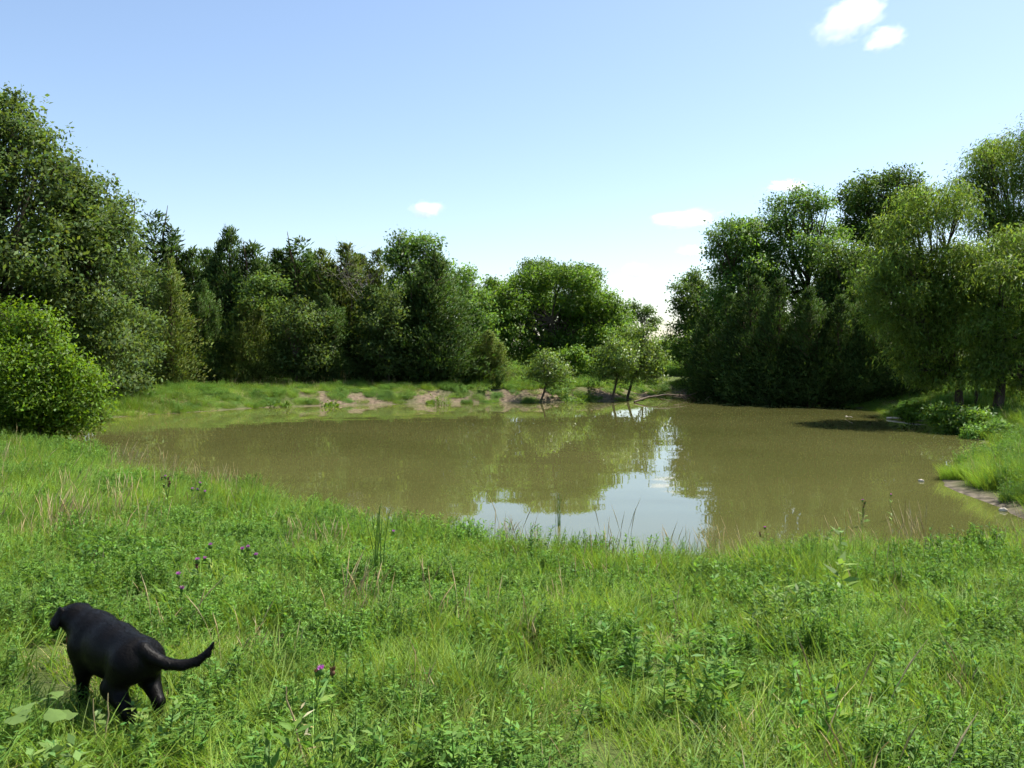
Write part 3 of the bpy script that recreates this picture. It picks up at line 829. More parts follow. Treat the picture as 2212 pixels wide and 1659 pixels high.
# ------------------------------------------------------------------ grass and low herbs (uncountable: stuff)
def strip_blades(rng, n, spread, h0, h1, w, bend=0.5, tint=0.2, lean=0.35, segs=3):
    """curved tapering grass blades as quads (last quad pinched)"""
    a = rng.uniform(0, 6.283, n); r = spread * np.sqrt(rng.random(n))
    base = np.stack([np.cos(a) * r, np.sin(a) * r, np.full(n, -0.03)], 1)
    az = a + rng.normal(0, 1.0, n)
    out = np.stack([np.cos(az), np.sin(az), np.zeros(n)], 1)
    H = rng.uniform(h0, h1, n); ln = lean * rng.uniform(0.2, 1.3, n); bd = bend * rng.uniform(0.1, 1.4, n)
    side = np.stack([-np.sin(az + 0.6), np.cos(az + 0.6), np.zeros(n)], 1)
    V = np.zeros((n, segs + 1, 2, 3))
    for k in range(segs + 1):
        t = k / segs
        p = base + out * (H * (ln * t + bd * t * t))[:, None] + np.array([0, 0, 1.0]) * (H * (t - 0.28 * bd * t * t))[:, None]
        ww = w * (1 - t ** 1.6 * 0.94) * rng.uniform(0.9, 1.1, n)
        V[:, k, 0] = p - side * ww[:, None] / 2; V[:, k, 1] = p + side * ww[:, None] / 2
    i = np.arange(n * (segs + 1) * 2).reshape(n, segs + 1, 2)
    F = np.stack([i[:, :-1, 0], i[:, :-1, 1], i[:, 1:, 1], i[:, 1:, 0]], -1).reshape(-1, 4)
    c = np.repeat(leaf_tint(rng, n, tint, 0.12), segs, 0)
    return V.reshape(-1, 3), F, c

def join(parts):
    V, F, C, mi, b = [], [], [], [], 0
    for k, (v, f, c) in enumerate(parts):
        V.append(v); F.append(f + b); C.append(c); mi.append(np.full(len(f), k)); b += len(v)
    return np.concatenate(V), np.concatenate(F), np.concatenate(C), np.concatenate(mi)

def herb(rng, n_stems, h0, h1, spread, leaf_l, leaf_w, n_leaf):
    """leafy forb: thin stems carrying narrow leaves all the way up"""
    C, D, W, L = [], [], [], []; paths = []
    for s in range(n_stems):
        a = rng.uniform(0, 6.28); r = spread * math.sqrt(rng.random())
        p0 = np.array([math.cos(a) * r, math.sin(a) * r, -0.03]); h = rng.uniform(h0, h1)
        p1 = p0 + np.array([rng.normal() * 0.14 * h, rng.normal() * 0.14 * h, h])
        t = rng.random(n_leaf) ** 0.75
        p = p0 + (p1 - p0) * t[:, None]
        ph = rng.uniform(0, 6.28, n_leaf); el = rng.uniform(-0.1, 0.9, n_leaf)
        d = np.stack([np.cos(ph) * np.cos(el), np.sin(ph) * np.cos(el), np.sin(el)], 1)
        C.append(p); D.append(d); L.append(leaf_l * rng.uniform(0.6, 1.25, n_leaf) * (1.1 - 0.55 * t)); W.append(np.full(n_leaf, leaf_w))
        paths.append((np.stack([p0, (p0 + p1) / 2, p1]), np.array([0.0035, 0.003, 0.0015])))
    c = np.concatenate(C); d = np.concatenate(D); N = len(c)
    nrm = unit(np.array([0, 0, 1.0]) + rng.normal(size=(N, 3)) * 0.35)
    v, f = leaves(c, d, nrm, np.concatenate(L), np.concatenate(W) * rng.uniform(0.7, 1.2, N))
    tv, tf = tubes(paths, 3)
    return (v, f, leaf_tint(rng, N, 0.18, 0.1)), (tv, tf, np.full((len(tf), 3), 0.9))

def seed_stems(rng, n, h0, h1, spread, head=True):
    """dry flowering grass stems with a narrow head"""
    paths = []
    for s in range(n):
        a = rng.uniform(0, 6.28); r = spread * math.sqrt(rng.random()); h = rng.uniform(h0, h1)
        p0 = np.array([math.cos(a) * r, math.sin(a) * r, -0.03]); b = rng.normal(size=2) * 0.16 * h
        t = np.linspace(0, 1, 6)[:, None]
        p = p0 + np.concatenate([b[None] * t ** 2, h * (t - 0.06 * t * t)], 1)
        rr = np.array([0.0018, 0.0016, 0.0013, 0.0013, 0.0042 if head else 0.0012, 0.0008])
        paths.append((p, rr))
    v, f = tubes(paths, 3)
    return v, f, leaf_tint(rng, len(f), 0.12, 0.06)

def proto(name, parts, mats):
    v, f, c, mi = join(parts)
    me = np_mesh(name, v, f, None, c)
    for m in mats: me.materials.append(M[m])
    me.polygons.foreach_set('material_index', mi.astype(np.int32))
    me.update()
    return bpy.data.objects.new(name, me)          # never linked: only instanced by the grass

def scatter(name, label, cat, pts, rot, scl, ids, protos):
    me = bpy.data.meshes.new(name)
    me.vertices.add(len(pts)); me.vertices.foreach_set('co', np.asarray(pts, np.float32).ravel())
    a = me.attributes.new('rot', 'FLOAT_VECTOR', 'POINT'); a.data.foreach_set('vector', np.asarray(rot, np.float32).ravel())
    a = me.attributes.new('scl', 'FLOAT_VECTOR', 'POINT'); a.data.foreach_set('vector', np.asarray(scl, np.float32).ravel())
    a = me.attributes.new('pick', 'INT', 'POINT'); a.data.foreach_set('value', np.asarray(ids, np.int32))
    o = link(name, me)
    ng = bpy.data.node_groups.new(name + '_scatter', 'GeometryNodeTree')
    ng.interface.new_socket('Geometry', in_out='INPUT', socket_type='NodeSocketGeometry')
    ng.interface.new_socket('Geometry', in_out='OUTPUT', socket_type='NodeSocketGeometry')
    N, L = ng.nodes, ng.links
    gi = N.new('NodeGroupInput'); go = N.new('NodeGroupOutput')
    iop = N.new('GeometryNodeInstanceOnPoints'); iop.inputs['Pick Instance'].default_value = True
    jn = N.new('GeometryNodeJoinGeometry')
    for p in reversed(protos):
        oi = N.new('GeometryNodeObjectInfo'); oi.inputs['Object'].default_value = p; oi.inputs['As Instance'].default_value = True
        L.new(oi.outputs['Geometry'], jn.inputs[0])
    def attr(nm, ty):
        q = N.new('GeometryNodeInputNamedAttribute'); q.data_type = ty; q.inputs['Name'].default_value = nm
        return q.outputs['Attribute']
    e2r = N.new('FunctionNodeEulerToRotation')
    L.new(attr('rot', 'FLOAT_VECTOR'), e2r.inputs[0])
    L.new(gi.outputs[0], iop.inputs['Points']); L.new(jn.outputs[0], iop.inputs['Instance'])
    L.new(attr('pick', 'INT'), iop.inputs['Instance Index'])
    L.new(e2r.outputs[0], iop.inputs['Rotation']); L.new(attr('scl', 'FLOAT_VECTOR'), iop.inputs['Scale'])
    L.new(iop.outputs[0], go.inputs[0])
    md = o.modifiers.new('scatter', 'NODES'); md.node_group = ng
    tag(o, label, cat, kind='stuff')
    return o

rg = np.random.default_rng(77)
TUFT = {
    'short': lambda: [('grass', strip_blades(rg, 40, 0.15, 0.08, 0.24, 0.0085, 0.6))],
    'tall': lambda: [('grass', strip_blades(rg, 30, 0.14, 0.14, 0.40, 0.008, 0.65))],
    'herb': lambda: [('forb', a) for a in herb(rg, 6, 0.12, 0.32, 0.13, 0.062, 0.0105, 38)],
    'broad': lambda: [('forb', a) for a in herb(rg, 4, 0.12, 0.32, 0.14, 0.085, 0.02, 22)],
    'dry': lambda: [('straw', seed_stems(rg, 6, 0.28, 0.6, 0.18)), ('straw', strip_blades(rg, 10, 0.15, 0.1, 0.3, 0.005, 0.8, 0.15))],
    'thatch': lambda: [('straw', strip_blades(rg, 30, 0.2, 0.05, 0.16, 0.0055, 1.2, 0.2, 1.3))],
}
PATCH_R = 0.46
def patch(mix, n=58):
    """a round patch of mixed tufts, about a metre across, reused all over the meadow"""
    kinds = list(mix); w = np.array([mix[k] for k in kinds], float); w /= w.sum()
    groups = {'grass': [], 'forb': [], 'straw': []}
    for i in range(n):
        k = kinds[rg.choice(len(kinds), p=w)]
        a = rg.uniform(0, 6.283); r = PATCH_R * math.sqrt(rg.random()); sc = rg.uniform(0.7, 1.3)
        for (g, (v, f, c)) in TUFT[k]():
            groups[g].append((v * sc + np.array([math.cos(a) * r, math.sin(a) * r, 0]), f, c * rg.uniform(0.85, 1.15)))
    parts, mats = [], []
    for g, lst in groups.items():
        if lst:
            v, f, c, _ = join(lst); parts.append((v, f, c)); mats.append(g)
    return proto('grass_patch', parts, mats)
ALL = [patch({'short': 6, 'tall': 1.2, 'herb': 0.6, 'thatch': 0.6, 'dry': 0.05}), patch({'short': 5, 'tall': 2, 'herb': 0.8, 'thatch': 0.7, 'dry': 0.06}), patch({'short': 6, 'tall': 1, 'broad': 0.5, 'thatch': 1.1}),
       patch({'tall': 5, 'short': 3, 'herb': 0.6, 'dry': 0.15}), patch({'tall': 6, 'short': 2, 'dry': 0.3}), patch({'tall': 4, 'short': 2, 'herb': 1.5}),
       patch({'herb': 5, 'short': 3, 'tall': 1.2, 'thatch': 0.4}), patch({'herb': 4.5, 'short': 3.5, 'broad': 0.5, 'dry': 0.1}), patch({'herb': 5, 'short': 2, 'tall': 1.2, 'thatch': 0.3}),
       patch({'herb': 3, 'broad': 3, 'short': 2.5}), patch({'tall': 3, 'dry': 1.6, 'short': 3, 'thatch': 1}), patch({'short': 4, 'thatch': 4, 'dry': 0.3})]
I_SHORT, I_TALL, I_HERB, I_HB, I_DRY, I_TH = [0, 1, 2], [3, 4, 5], [6, 7, 8], [9], [10], [11]

def in_view(x, y, margin):
    return np.abs(x) < (y + 1.5) * 0.62 + margin

def scatter_area(name, label, x0, x1, y0, y1, density, chooser, base_scale, margin=2.0, min_sd=0.0, max_sd=1e9, cond=None, bare_k=1.2):
    step = 1 / math.sqrt(density)
    X, Y = np.meshgrid(np.arange(x0, x1, step), np.arange(y0, y1, step))
    x = X.ravel() + rg.uniform(-0.5, 0.5, X.size) * step; y = Y.ravel() + rg.uniform(-0.5, 0.5, X.size) * step
    k = in_view(x, y, margin)
    if cond is not None: k &= cond(x, y)
    x, y = x[k], y[k]
    sd = signed_dist(np.stack([x, y], 1))
    bare, _ = bare_mask(x, y, sd)
    k = (sd > min_sd) & (sd < max_sd) & (rg.random(len(x)) > np.clip(bare * bare_k, 0, 0.97))
    x, y, sd = x[k], y[k], sd[k]
    z = ground_z(x, y, sd)
    ids, sc = chooser(x, y, sd)
    keep = ids >= 0
    x, y, z, ids, sc, sd = x[keep], y[keep], z[keep], ids[keep], sc[keep], sd[keep]
    e = 0.25
    sx = (ground_z(x + e, y) - ground_z(x - e, y)) / (2 * e); sy = (ground_z(x, y + e) - ground_z(x, y - e)) / (2 * e)
    n = len(x)
    a = rg.uniform(0, 6.283, n)
    lx = -sx * np.cos(a) - sy * np.sin(a); ly = sx * np.sin(a) - sy * np.cos(a)
    lx = np.clip(lx, -0.35, 0.35); ly = np.clip(ly, -0.35, 0.35)
    rot = np.stack([-ly + rg.normal(0, 0.03, n), lx + rg.normal(0, 0.03, n), a], 1)
    s = base_scale * rg.uniform(0.85, 1.15, n)
    shore = np.minimum(1.0, 0.55 + sd)                       # tufts at the waterline stay small enough not to hang over it
    scl = np.stack([s * shore, s * shore, s * sc], 1)
    return scatter(name, label, 'grass', np.stack([x, y, z], 1), rot, scl, ids, ALL)

def pick(r, lst):
    return np.asarray(lst)[(r * len(lst)).astype(int)]

DOG_SPOT = (-1.92, 3.85)
def meadow(x, y, sd):
    n = len(x)
    h = fbm(x + 9, y + 4, 1.7); g = fbm(x - 30, y + 12, 0.8); dry = fbm(x + 70, y - 20, 2.4)
    r = rg.random(n); r2 = rg.random(n)
    ids = pick(r2, I_SHORT)
    hp = sstep(0.42, 0.62, h)
    ids = np.where(r < 0.30 + 0.48 * hp, pick(r2, I_HERB), ids)
    ids = np.where((r > 0.93) & (h > 0.5), pick(r2, I_HB), ids)
    tallp = sstep(3.2, 0.6, sd) * 0.55 + 0.10 + 0.25 * sstep(0.5, 0.68, g)
    ids = np.where((rg.random(n) < tallp), pick(r2, I_TALL), ids)
    dr = rg.random(n)
    ids = np.where(dr < 0.01 + 0.14 * sstep(0.50, 0.7, dry) + 0.12 * sstep(1.5, 0.2, sd), pick(r2, I_DRY), ids)
    ids = np.where((dr > 0.965 - 0.25 * sstep(0.55, 0.7, dry)), I_TH[0], ids)
    sc = (0.55 + 0.85 * g) * (1 + 0.25 * sstep(4, 0.5, sd)) * (0.82 + 0.18 * sstep(3, 7, y))
    hole = (fbm(x + 200, y + 100, 1.3) < 0.30)
    ids = np.where(hole & (rg.random(n) < 0.40), I_TH[0], ids)
    by_dog = (x - DOG_SPOT[0]) ** 2 + (y - DOG_SPOT[1]) ** 2 < 0.95          # the sward the dog walks through is short turf
    ids = np.where(by_dog, pick(r2, I_SHORT), ids)
    sc = np.where(by_dog, 0.62 + 0.25 * g, sc)
    return ids, sc

scatter_area('meadow_grass', 'lush green meadow grass and leafy herbs in the foreground', -13, 13, 0.6, 9.5, 2.6, meadow, 0.95, 1.5)
def meadow2(x, y, sd):
    ids, sc = meadow(x, y, sd)
    return ids, sc * 1.05
scatter_area('shore_grass', 'taller green grass and weeds along the near shore', -22, 20, 9.5, 20, 1.7, meadow2, 1.05, 2.0, 0.25, 14)
def rough(x, y, sd):
    n = len(x); r = rg.random(n); r2 = rg.random(n)
    ids = np.where(r < 0.35, pick(r2, I_HERB), np.where(r < 0.62, pick(r2, I_TALL), pick(r2, I_SHORT)))
    ids = np.where(rg.random(n) < 0.05, I_TH[0], ids)
    return ids, 0.8 + 0.7 * fbm(x, y, 2.0)
def bank(x, y, sd):
    ids, sc = rough(x, y, sd)
    ids = np.where(rg.random(len(x)) < 0.12, I_TH[0], ids)
    return ids, sc * (0.5 + 0.5 * sstep(1.0, 4.0, sd)) * rg.uniform(0.5, 1.7, len(x))
scatter_area('side_bank_grass', 'green grass on the left and right banks of the pond', -34, 36, 20, 42, 1.0, rough, 1.35, 3.0, 0.35, 18)
scatter_area('far_bank_grass', 'sunlit grass and weeds along the far bank', -34, 36, 42, 60, 3.0, bank, 0.85, 3.0, 0.15, 14, bare_k=0.78)
def field(x, y, sd):
    n = len(x); r2 = rg.random(n)
    return np.where(rg.random(n) < 0.3, pick(r2, I_HERB), pick(r2, I_TALL)), 0.9 + 0.4 * fbm(x, y, 6.0)
scatter_area('field_grass', 'pale green hay field beyond the pond', -10, 60, 54, 130, 0.4, field, 2.0, 4.0, 14, 1e9)

# ------------------------------------------------------------------ thistles and single weeds in the foreground
def ico(rng, c, r, squash=1.0, nu=8, nv=6):
    u = np.linspace(0, 2 * np.pi, nu, endpoint=False); w = np.linspace(0.05, np.pi - 0.05, nv)
    U, W = np.meshgrid(u, w, indexing='ij')
    v = np.stack([np.cos(U) * np.sin(W), np.sin(U) * np.sin(W), np.cos(W) * squash], -1) * r + np.asarray(c)
    i = np.arange(nu * nv).reshape(nu, nv); j = np.roll(i, -1, 0)
    f = np.stack([i[:, 1:], j[:, 1:], j[:, :-1], i[:, :-1]], -1).reshape(-1, 4)
    return v.reshape(-1, 3), f

def ground_hit(px, py, lift=0.0):
    """where the sight line through a print position meets the ground (lifted by a plant height)"""
    r = ray(px, py); t = 1.5
    while t < 200:
        p = r * t + np.array([0, 0, CAM_Z])
        if p[2] <= gz(p[0], p[1]) + lift: return p
        t += 0.03
    return p

def stem_parts(root, name, paths, mat, sides=5, part='stem'):
    for q in paths:
        v, f = tubes([q], sides)
        link(part, np_mesh(name, v, f, M[mat], np.full((len(f), 3), 0.85)), root)

def thistle(label, px, py, h, heads, spent=False, group='thistles in the meadow'):
    rng = seed()
    h = h * 0.78
    top = ground_hit(px, py, h)
    b = np.array([top[0], top[1], gz(top[0], top[1])])
    root = empty('thistle', tuple(b)); tag(root, label, 'flower', group)
    tops = []
    paths = []
    lean = rng.normal(size=2) * 0.03
    fork = np.array([lean[0] * 0.5, lean[1] * 0.5, h * 0.62])
    for k in range(heads):
        t = np.array([lean[0], lean[1], h]) + (np.array([rng.uniform(-0.07, 0.07), rng.uniform(-0.05, 0.05), -rng.uniform(0.01, 0.13)]) if k else 0)
        tops.append(t); paths.append(limb(rng, fork, t, 0.004, 0.0025, 4, 0.08))
    paths.append(limb(rng, (0, 0, -0.05), fork, 0.007, 0.004, 5, 0.02))
    stem_parts(root, 'thistle_stem', paths, 'forb')
    n = 14
    t = rng.uniform(0.05, 0.85, n); ph = rng.uniform(0, 6.28, n)
    c = np.stack([lean[0] * t, lean[1] * t, h * t], 1)
    d = unit(np.stack([np.cos(ph), np.sin(ph), rng.uniform(0.1, 0.7, n)], 1))
    v, f = leaves(c, d, unit(np.array([0, 0, 1.0]) + rng.normal(size=(n, 3)) * 0.3), rng.uniform(0.09, 0.2, n) * (1.1 - t * 0.7), rng.uniform(0.02, 0.035, n))
    link('leaves', np_mesh('thistle_leaves', v, f, M['weed_pale'], leaf_tint(rng, n)), root)
    for k, tp in enumerate(tops):
        r = rng.uniform(0.013, 0.018) * (1.15 if k == 0 else 0.95)
        v, f = ico(rng, tp, r, 1.05)
        bulb = link('flower_head', np_mesh('thistle_head', v, f, M['thistle_brown' if spent and k % 2 else 'forb'], np.full((len(f), 3), 0.8)), root)
        m = 46
        dd = unit(np.stack([rng.normal(0, 0.55, m), rng.normal(0, 0.55, m), np.full(m, 1.0)], 1))
        v, f = leaves(np.repeat((tp + np.array([0, 0, r * 0.4]))[None], m, 0), dd, unit(rng.normal(size=(m, 3))), rng.uniform(0.02, 0.034, m), np.full(m, 0.006))
        mt = 'thistle_brown' if spent and k else 'thistle_purple'
        link('petals', np_mesh('thistle_petals', v, f, M[mt], leaf_tint(rng, m, 0.2, 0.05)), bulb)
    return root

thistle('purple thistle flower standing highest at the left shore edge', 443, 1046, 0.85, 3)
thistle('brown seeding thistle cluster with one purple tip, left of the tallest thistle', 365, 1030, 0.9, 6, True)
thistle('small dark thistle bud just left of the tallest purple thistle', 418, 1060, 0.75, 1)
thistle('pale purple thistle pair in the middle of the left meadow', 541, 1190, 0.6, 3)
thistle('pink thistle low in the grass above the dog tail', 396, 1240, 0.5, 2)
thistle('faint small thistle beside the low pink one', 432, 1216, 0.5, 2, True)
thistle('tiny pink thistle buds left of the pale purple pair', 460, 1180, 0.55, 2)
thistle('purple thistle flower alone against the right side water', 1930, 1070, 0.95, 1)
thistle('brown thistle heads on a tall stem left of the right-hand purple thistle', 1865, 1082, 0.95, 4, True)
thistle('brown thistle heads by the shore right of the sky reflection', 1660, 1142, 0.6, 3, True)
thistle('single purple thistle bud by the shore left of centre', 850, 1150, 0.5, 1)
thistle('dark violet thistle in the near grass beside the dry stalk', 672, 1452, 0.42, 3, True)

def weed(name, label, px, py, h, stems, leaf_l, leaf_w, n_leaf, mat='forb', spread=0.05, group='single leafy weeds', lift=None):
    rng = seed()
    top = ground_hit(px, py, h if lift is None else lift)
    root = empty(name, (top[0], top[1], gz(top[0], top[1]))); tag(root, label, 'weed', group)
    (lv, lf_, lc), (sv, sf, sc) = herb(rng, stems, h * 0.8, h, spread, leaf_l, leaf_w, n_leaf)
    link('leaves', np_mesh(name + '_leaves', lv, lf_, M[mat], lc), root)
    k = 9
    for i in range(stems):
        link('stem', np_mesh(name + '_stem', sv[i * k:(i + 1) * k], sf[:6], M[mat], sc[:6]), root)
    return root

weed('horseweed', 'bushy green horseweed clump at the shore below the sky reflection', 1130, 1120, 0.62, 7, 0.10, 0.018, 46, spread=0.22)
weed('horseweed', 'upright leafy horseweed at the shore right of centre', 1382, 1140, 0.70, 2, 0.10, 0.018, 60, spread=0.05)
weed('horseweed', 'second upright horseweed close right of the first at the shore', 1415, 1122, 0.72, 1, 0.10, 0.018, 60, spread=0.03)
weed('horseweed', 'light leafy horseweed at the shore left of the sky reflection', 1000, 1125, 0.45, 5, 0.10, 0.016, 40, spread=0.2)
weed('horseweed', 'feathery pale green weed standing at the left water edge', 590, 1045, 0.5, 7, 0.16, 0.014, 26, 'weed_pale', spread=0.3)
weed('ragweed', 'broad ragweed sprig in front of the dog hind legs', 255, 1520, 0.20, 5, 0.10, 0.026, 22, 'weed_pale', spread=0.12)
weed('ragweed', 'leafy ragweed at the bottom left beside the dog', 120, 1590, 0.22, 5, 0.12, 0.03, 18, 'weed_pale', spread=0.12)
weed('ragweed', 'leafy weed with a whorled top at the bottom left of the dry stalk', 585, 1530, 0.42, 2, 0.15, 0.03, 16, 'forb', spread=0.04)
weed('ragweed', 'dark bushy weed at the bottom beside the dry stalk', 760, 1560, 0.34, 7, 0.11, 0.022, 30, 'forb', spread=0.14)
weed('ragweed', 'bushy weed left of the dark hollow in the middle right', 1350, 1330, 0.42, 8, 0.12, 0.022, 30, 'forb', spread=0.2)
weed('ragweed', 'big bushy weed shading a dark hollow in the right foreground', 1500, 1370, 0.48, 9, 0.12, 0.024, 34, 'forb', spread=0.24)
weed('ragweed', 'fresh green bushy weed at the right, above the seed heads', 1700, 1250, 0.5, 9, 0.13, 0.024, 34, 'weed_pale', spread=0.26)
weed('milkweed', 'pale broad-leaved weed below the right-hand thistles', 1830, 1150, 0.72, 2, 0.2, 0.05, 16, 'weed_pale', spread=0.06)

def stalk(name, label, px, py, h, mat, r, n=1, lean=0.1, leaves_n=0):
    rng = seed()
    top = ground_hit(px, py, h)
    root = empty(name, (top[0], top[1], gz(top[0], top[1]))); tag(root, label, 'stalk', 'single stalks in the grass')
    ps = [limb(rng, (rng.normal() * 0.02, rng.normal() * 0.02, -0.05), (lean * h + rng.normal() * 0.04, rng.normal() * 0.04, h * rng.uniform(0.9, 1)), r, r * 0.35, 7, 0.05) for _ in range(n)]
    stem_parts(root, name + '_stem', ps, mat)
    if leaves_n:
        t = rng.uniform(0.3, 0.9, leaves_n); ph = rng.uniform(0, 6.28, leaves_n)
        c = np.stack([lean * h * t, 0 * t, h * t], 1)
        d = unit(np.stack([np.cos(ph), np.sin(ph), rng.uniform(-0.3, 0.4, leaves_n)], 1))
        v, f = leaves(c, d, unit(np.array([0, 0, 1.0]) + rng.normal(size=(leaves_n, 3)) * 0.3), rng.uniform(0.05, 0.13, leaves_n), np.full(leaves_n, 0.012))
        link('leaves', np_mesh(name + '_leaves', v, f, M[mat], leaf_tint(rng, leaves_n)), root)
    return root
stalk('rush_plant', 'tall dark green rush stem standing alone right of the dog', 730, 1330, 0.5, 'forb', 0.006, 2, 0.01)
stalk('dry_stalk', 'dead pale straw-coloured stalk at the bottom left of centre', 668, 1470, 0.45, 'straw', 0.008, 1, -0.12, 7)
stalk('rush_clump', 'clump of tall dark rush blades at the shore left of centre', 815, 1095, 0.8, 'forb', 0.007, 8, 0.05)
stalk('rush_clump', 'clump of thin tall grass stems in front of the sky reflection', 1205, 1065, 0.85, 'forb', 0.004, 14, 0.04)
stalk('dry_stalk', 'pale fallen grass stem beside the dog front legs', 205, 1500, 0.28, 'straw', 0.006, 2, 0.1)

def broad_leaf_plant(label, px, py, h, n, size):
    rng = seed()
    top = ground_hit(px, py, h)
    root = empty('broadleaf_plant', (top[0], top[1], gz(top[0], top[1]))); tag(root, label, 'weed', 'single leafy weeds')
    ps = []
    for k in range(n):
        a = 6.28 * k / n + rng.uniform(-0.4, 0.4)
        d = np.array([math.cos(a), math.sin(a), 0]); hh = h * rng.uniform(0.75, 1.05)
        base = d * rng.uniform(0.02, 0.08) + np.array([0, 0, hh])
        ps.append((np.stack([np.array([0, 0, -0.03]), base * 0.6, base]), np.array([0.005, 0.004, 0.003])))
        u = np.linspace(0, 2 * np.pi, 16, endpoint=False)
        s = np.array([-d[1], d[0], 0]); sz = size * rng.uniform(0.7, 1.1)
        rim = base + np.outer(0.5 * sz * (1 + np.cos(u)) - 0.06 * sz, d) + np.outer(0.42 * sz * np.sin(u), s)
        rim[:, 2] += 0.05 * sz * np.cos(2 * u) + rng.normal(0, 0.004, 16) - 0.18 * sz * (1 + np.cos(u)) * 0.5
        ctr = base + d * 0.4 * sz
        me = bpy.data.meshes.new('broad_leaf')
        me.from_pydata([tuple(ctr)] + [tuple(q) for q in rim], [], [(0, i + 1, (i + 1) % 16 + 1) for i in range(16)])
        at = me.attributes.new('col', 'FLOAT_COLOR', 'FACE')
        t = rng.uniform(0.7, 0.95)
        me.polygons.foreach_set('use_smooth', np.ones(16, dtype=bool))
        at.data.foreach_set('color', np.tile([t, t, t, 1], 16).astype(np.float32))
        me.materials.append(M['weed_pale'])
        link('leaf', me, root)
    stem_parts(root, 'broadleaf_stem', ps, 'forb', 4)
broad_leaf_plant('pale big-leaved weed left of the dog front legs', 95, 1515, 0.22, 6, 0.105)
broad_leaf_plant('small round-leaved plant in the grass above the dog head', 325, 1272, 0.16, 3, 0.09)

# weeds on the far and side banks
def bank_weed(name, label, px, py, h, mat, stems, spread, ll, lw, nl, cat='weed'):
    rng = seed()
    b = on_level(px, py, 0.15); b[2] = gz(b[0], b[1])
    root = empty(name, tuple(b)); tag(root, label, cat, 'weeds and saplings on the far bank')
    (lv, lf_, lc), (sv, sf, sc) = herb(rng, stems, h * 0.6, h, spread, ll, lw, nl)
    link('leaves', np_mesh(name + '_leaves', lv, lf_, M[mat], lc), root)
    k = 9
    for i in range(stems):
        link('stem', np_mesh(name + '_stem', sv[i * k:(i + 1) * k], sf[:6], M[mat], sc[:6]), root)
bank_weed('sapling', 'dark upright sapling on the far bank left of the lone shore tree', 1075, 860, 1.3, 'cedar', 9, 0.35, 0.22, 0.06, 70, 'sapling')
bank_weed('sapling', 'slim leafy sapling just left of the paired shore trees', 1277, 862, 1.35, 'persimmon', 4, 0.2, 0.2, 0.09, 60, 'sapling')
bank_weed('burdock', 'pale big-leaved weed right of the lone shore tree', 1212, 862, 0.75, 'weed_pale', 10, 0.55, 0.26, 0.12, 16)
bank_weed('burdock', 'pale leafy weed left of the lone shore tree on the bank', 1125, 852, 0.75, 'weed_pale', 9, 0.5, 0.24, 0.1, 16)
bank_weed('burdock', 'pale leafy weed beside the dark sapling on the far bank', 1050, 862, 0.55, 'weed_pale', 8, 0.35, 0.2, 0.08, 16)
bank_weed('cattail', 'bright grassy clump at the far waterline left of the dark sapling', 958, 870, 0.85, 'elm', 40, 0.5, 0.5, 0.03, 6)
bank_weed('burdock', 'bright leafy weed at the far waterline below the young oak', 715, 873, 0.5, 'elm', 9, 0.5, 0.22, 0.1, 14)
bank_weed('burdock', 'bright leafy weed patch left of the far bare bank', 610, 874, 0.5, 'elm', 9, 0.6, 0.2, 0.08, 16)
bank_weed('pokeweed', 'tall bright weed at the cedar feet left of the bare bank', 530, 850, 1.1, 'elm', 10, 0.8, 0.22, 0.1, 20)
bank_weed('pokeweed', 'rounded bright weed at the cedar feet in mid row', 730, 845, 1.0, 'elm', 10, 0.7, 0.22, 0.1, 20)
bank_weed('pokeweed', 'tall weed on top of the bare bank below the big cedar', 895, 855, 0.9, 'forb', 6, 0.4, 0.2, 0.06, 24)
bank_weed('grass_clump', 'bright grass clump at the waterline below the paired trees', 1245, 866, 0.7, 'elm', 40, 0.6, 0.4, 0.03, 6)
bank_weed('grass_clump', 'small weed clump on the slope right of the paired trees', 1425, 850, 0.6, 'elm', 8, 0.5, 0.2, 0.08, 14)

# ------------------------------------------------------------------ wood and stones at the water
def branch_thing(name, label, paths, mat, cat='branch', group=None):
    pts = np.asarray(paths[0][0][0])
    root = empty(name, tuple(pts)); tag(root, label, cat, group)
    rel = [(np.asarray(p) - pts, r) for p, r in paths]
    v, f = tubes(rel[:1], 6); link('stem', np_mesh(name + '_stem', v, f, M[mat], smooth=True), root)
    if len(rel) > 1:
        for q in rel[1:]:
            v, f = tubes([q], 5); link('twig', np_mesh(name + '_twig', v, f, M[mat], smooth=True), root)
rb = np.random.default_rng(4)
A = on_level(1370, 868, 0.05); B = on_level(1490, 851, 0.35)
main = limb(rb, A, B, 0.06, 0.025, 9, 0.03, sag=0.04)
br = [main]
for k, (t, q) in enumerate([(3, (1465, 866, -0.02)), (4, (1500, 862, 0.0)), (5, (1520, 858, 0.1)), (6, (1480, 846, 0.6)), (2, (1420, 852, 0.4)), (6, (1530, 862, 0.0)), (7, (1505, 850, 0.5))]):
    br.append(limb(rb, main[0][t], on_level(*q), 0.025, 0.008, 6, 0.08))
branch_thing('fallen_branch', 'dead fallen branch reaching into the water right of the paired trees', br, 'brown_wood')
A = on_level(1916, 903, 0.04); B = on_level(2012, 909, 0.06)
branch_thing('driftwood_pole', 'pale bleached pole lying along the waterline by the grassy spit', [limb(rb, A, B, 0.05, 0.03, 6, 0.03)], 'pale_wood', 'driftwood')
A = on_level(1828, 899, 0.0); B = on_level(1842, 902, 0.12)
branch_thing('floating_twig', 'pale forked twig sticking out of the water before the dark wood', [limb(rb, A, B, 0.03, 0.012, 4, 0.05), limb(rb, B, on_level(1826, 903, 0.0), 0.015, 0.01, 4, 0.02)], 'pale_wood')

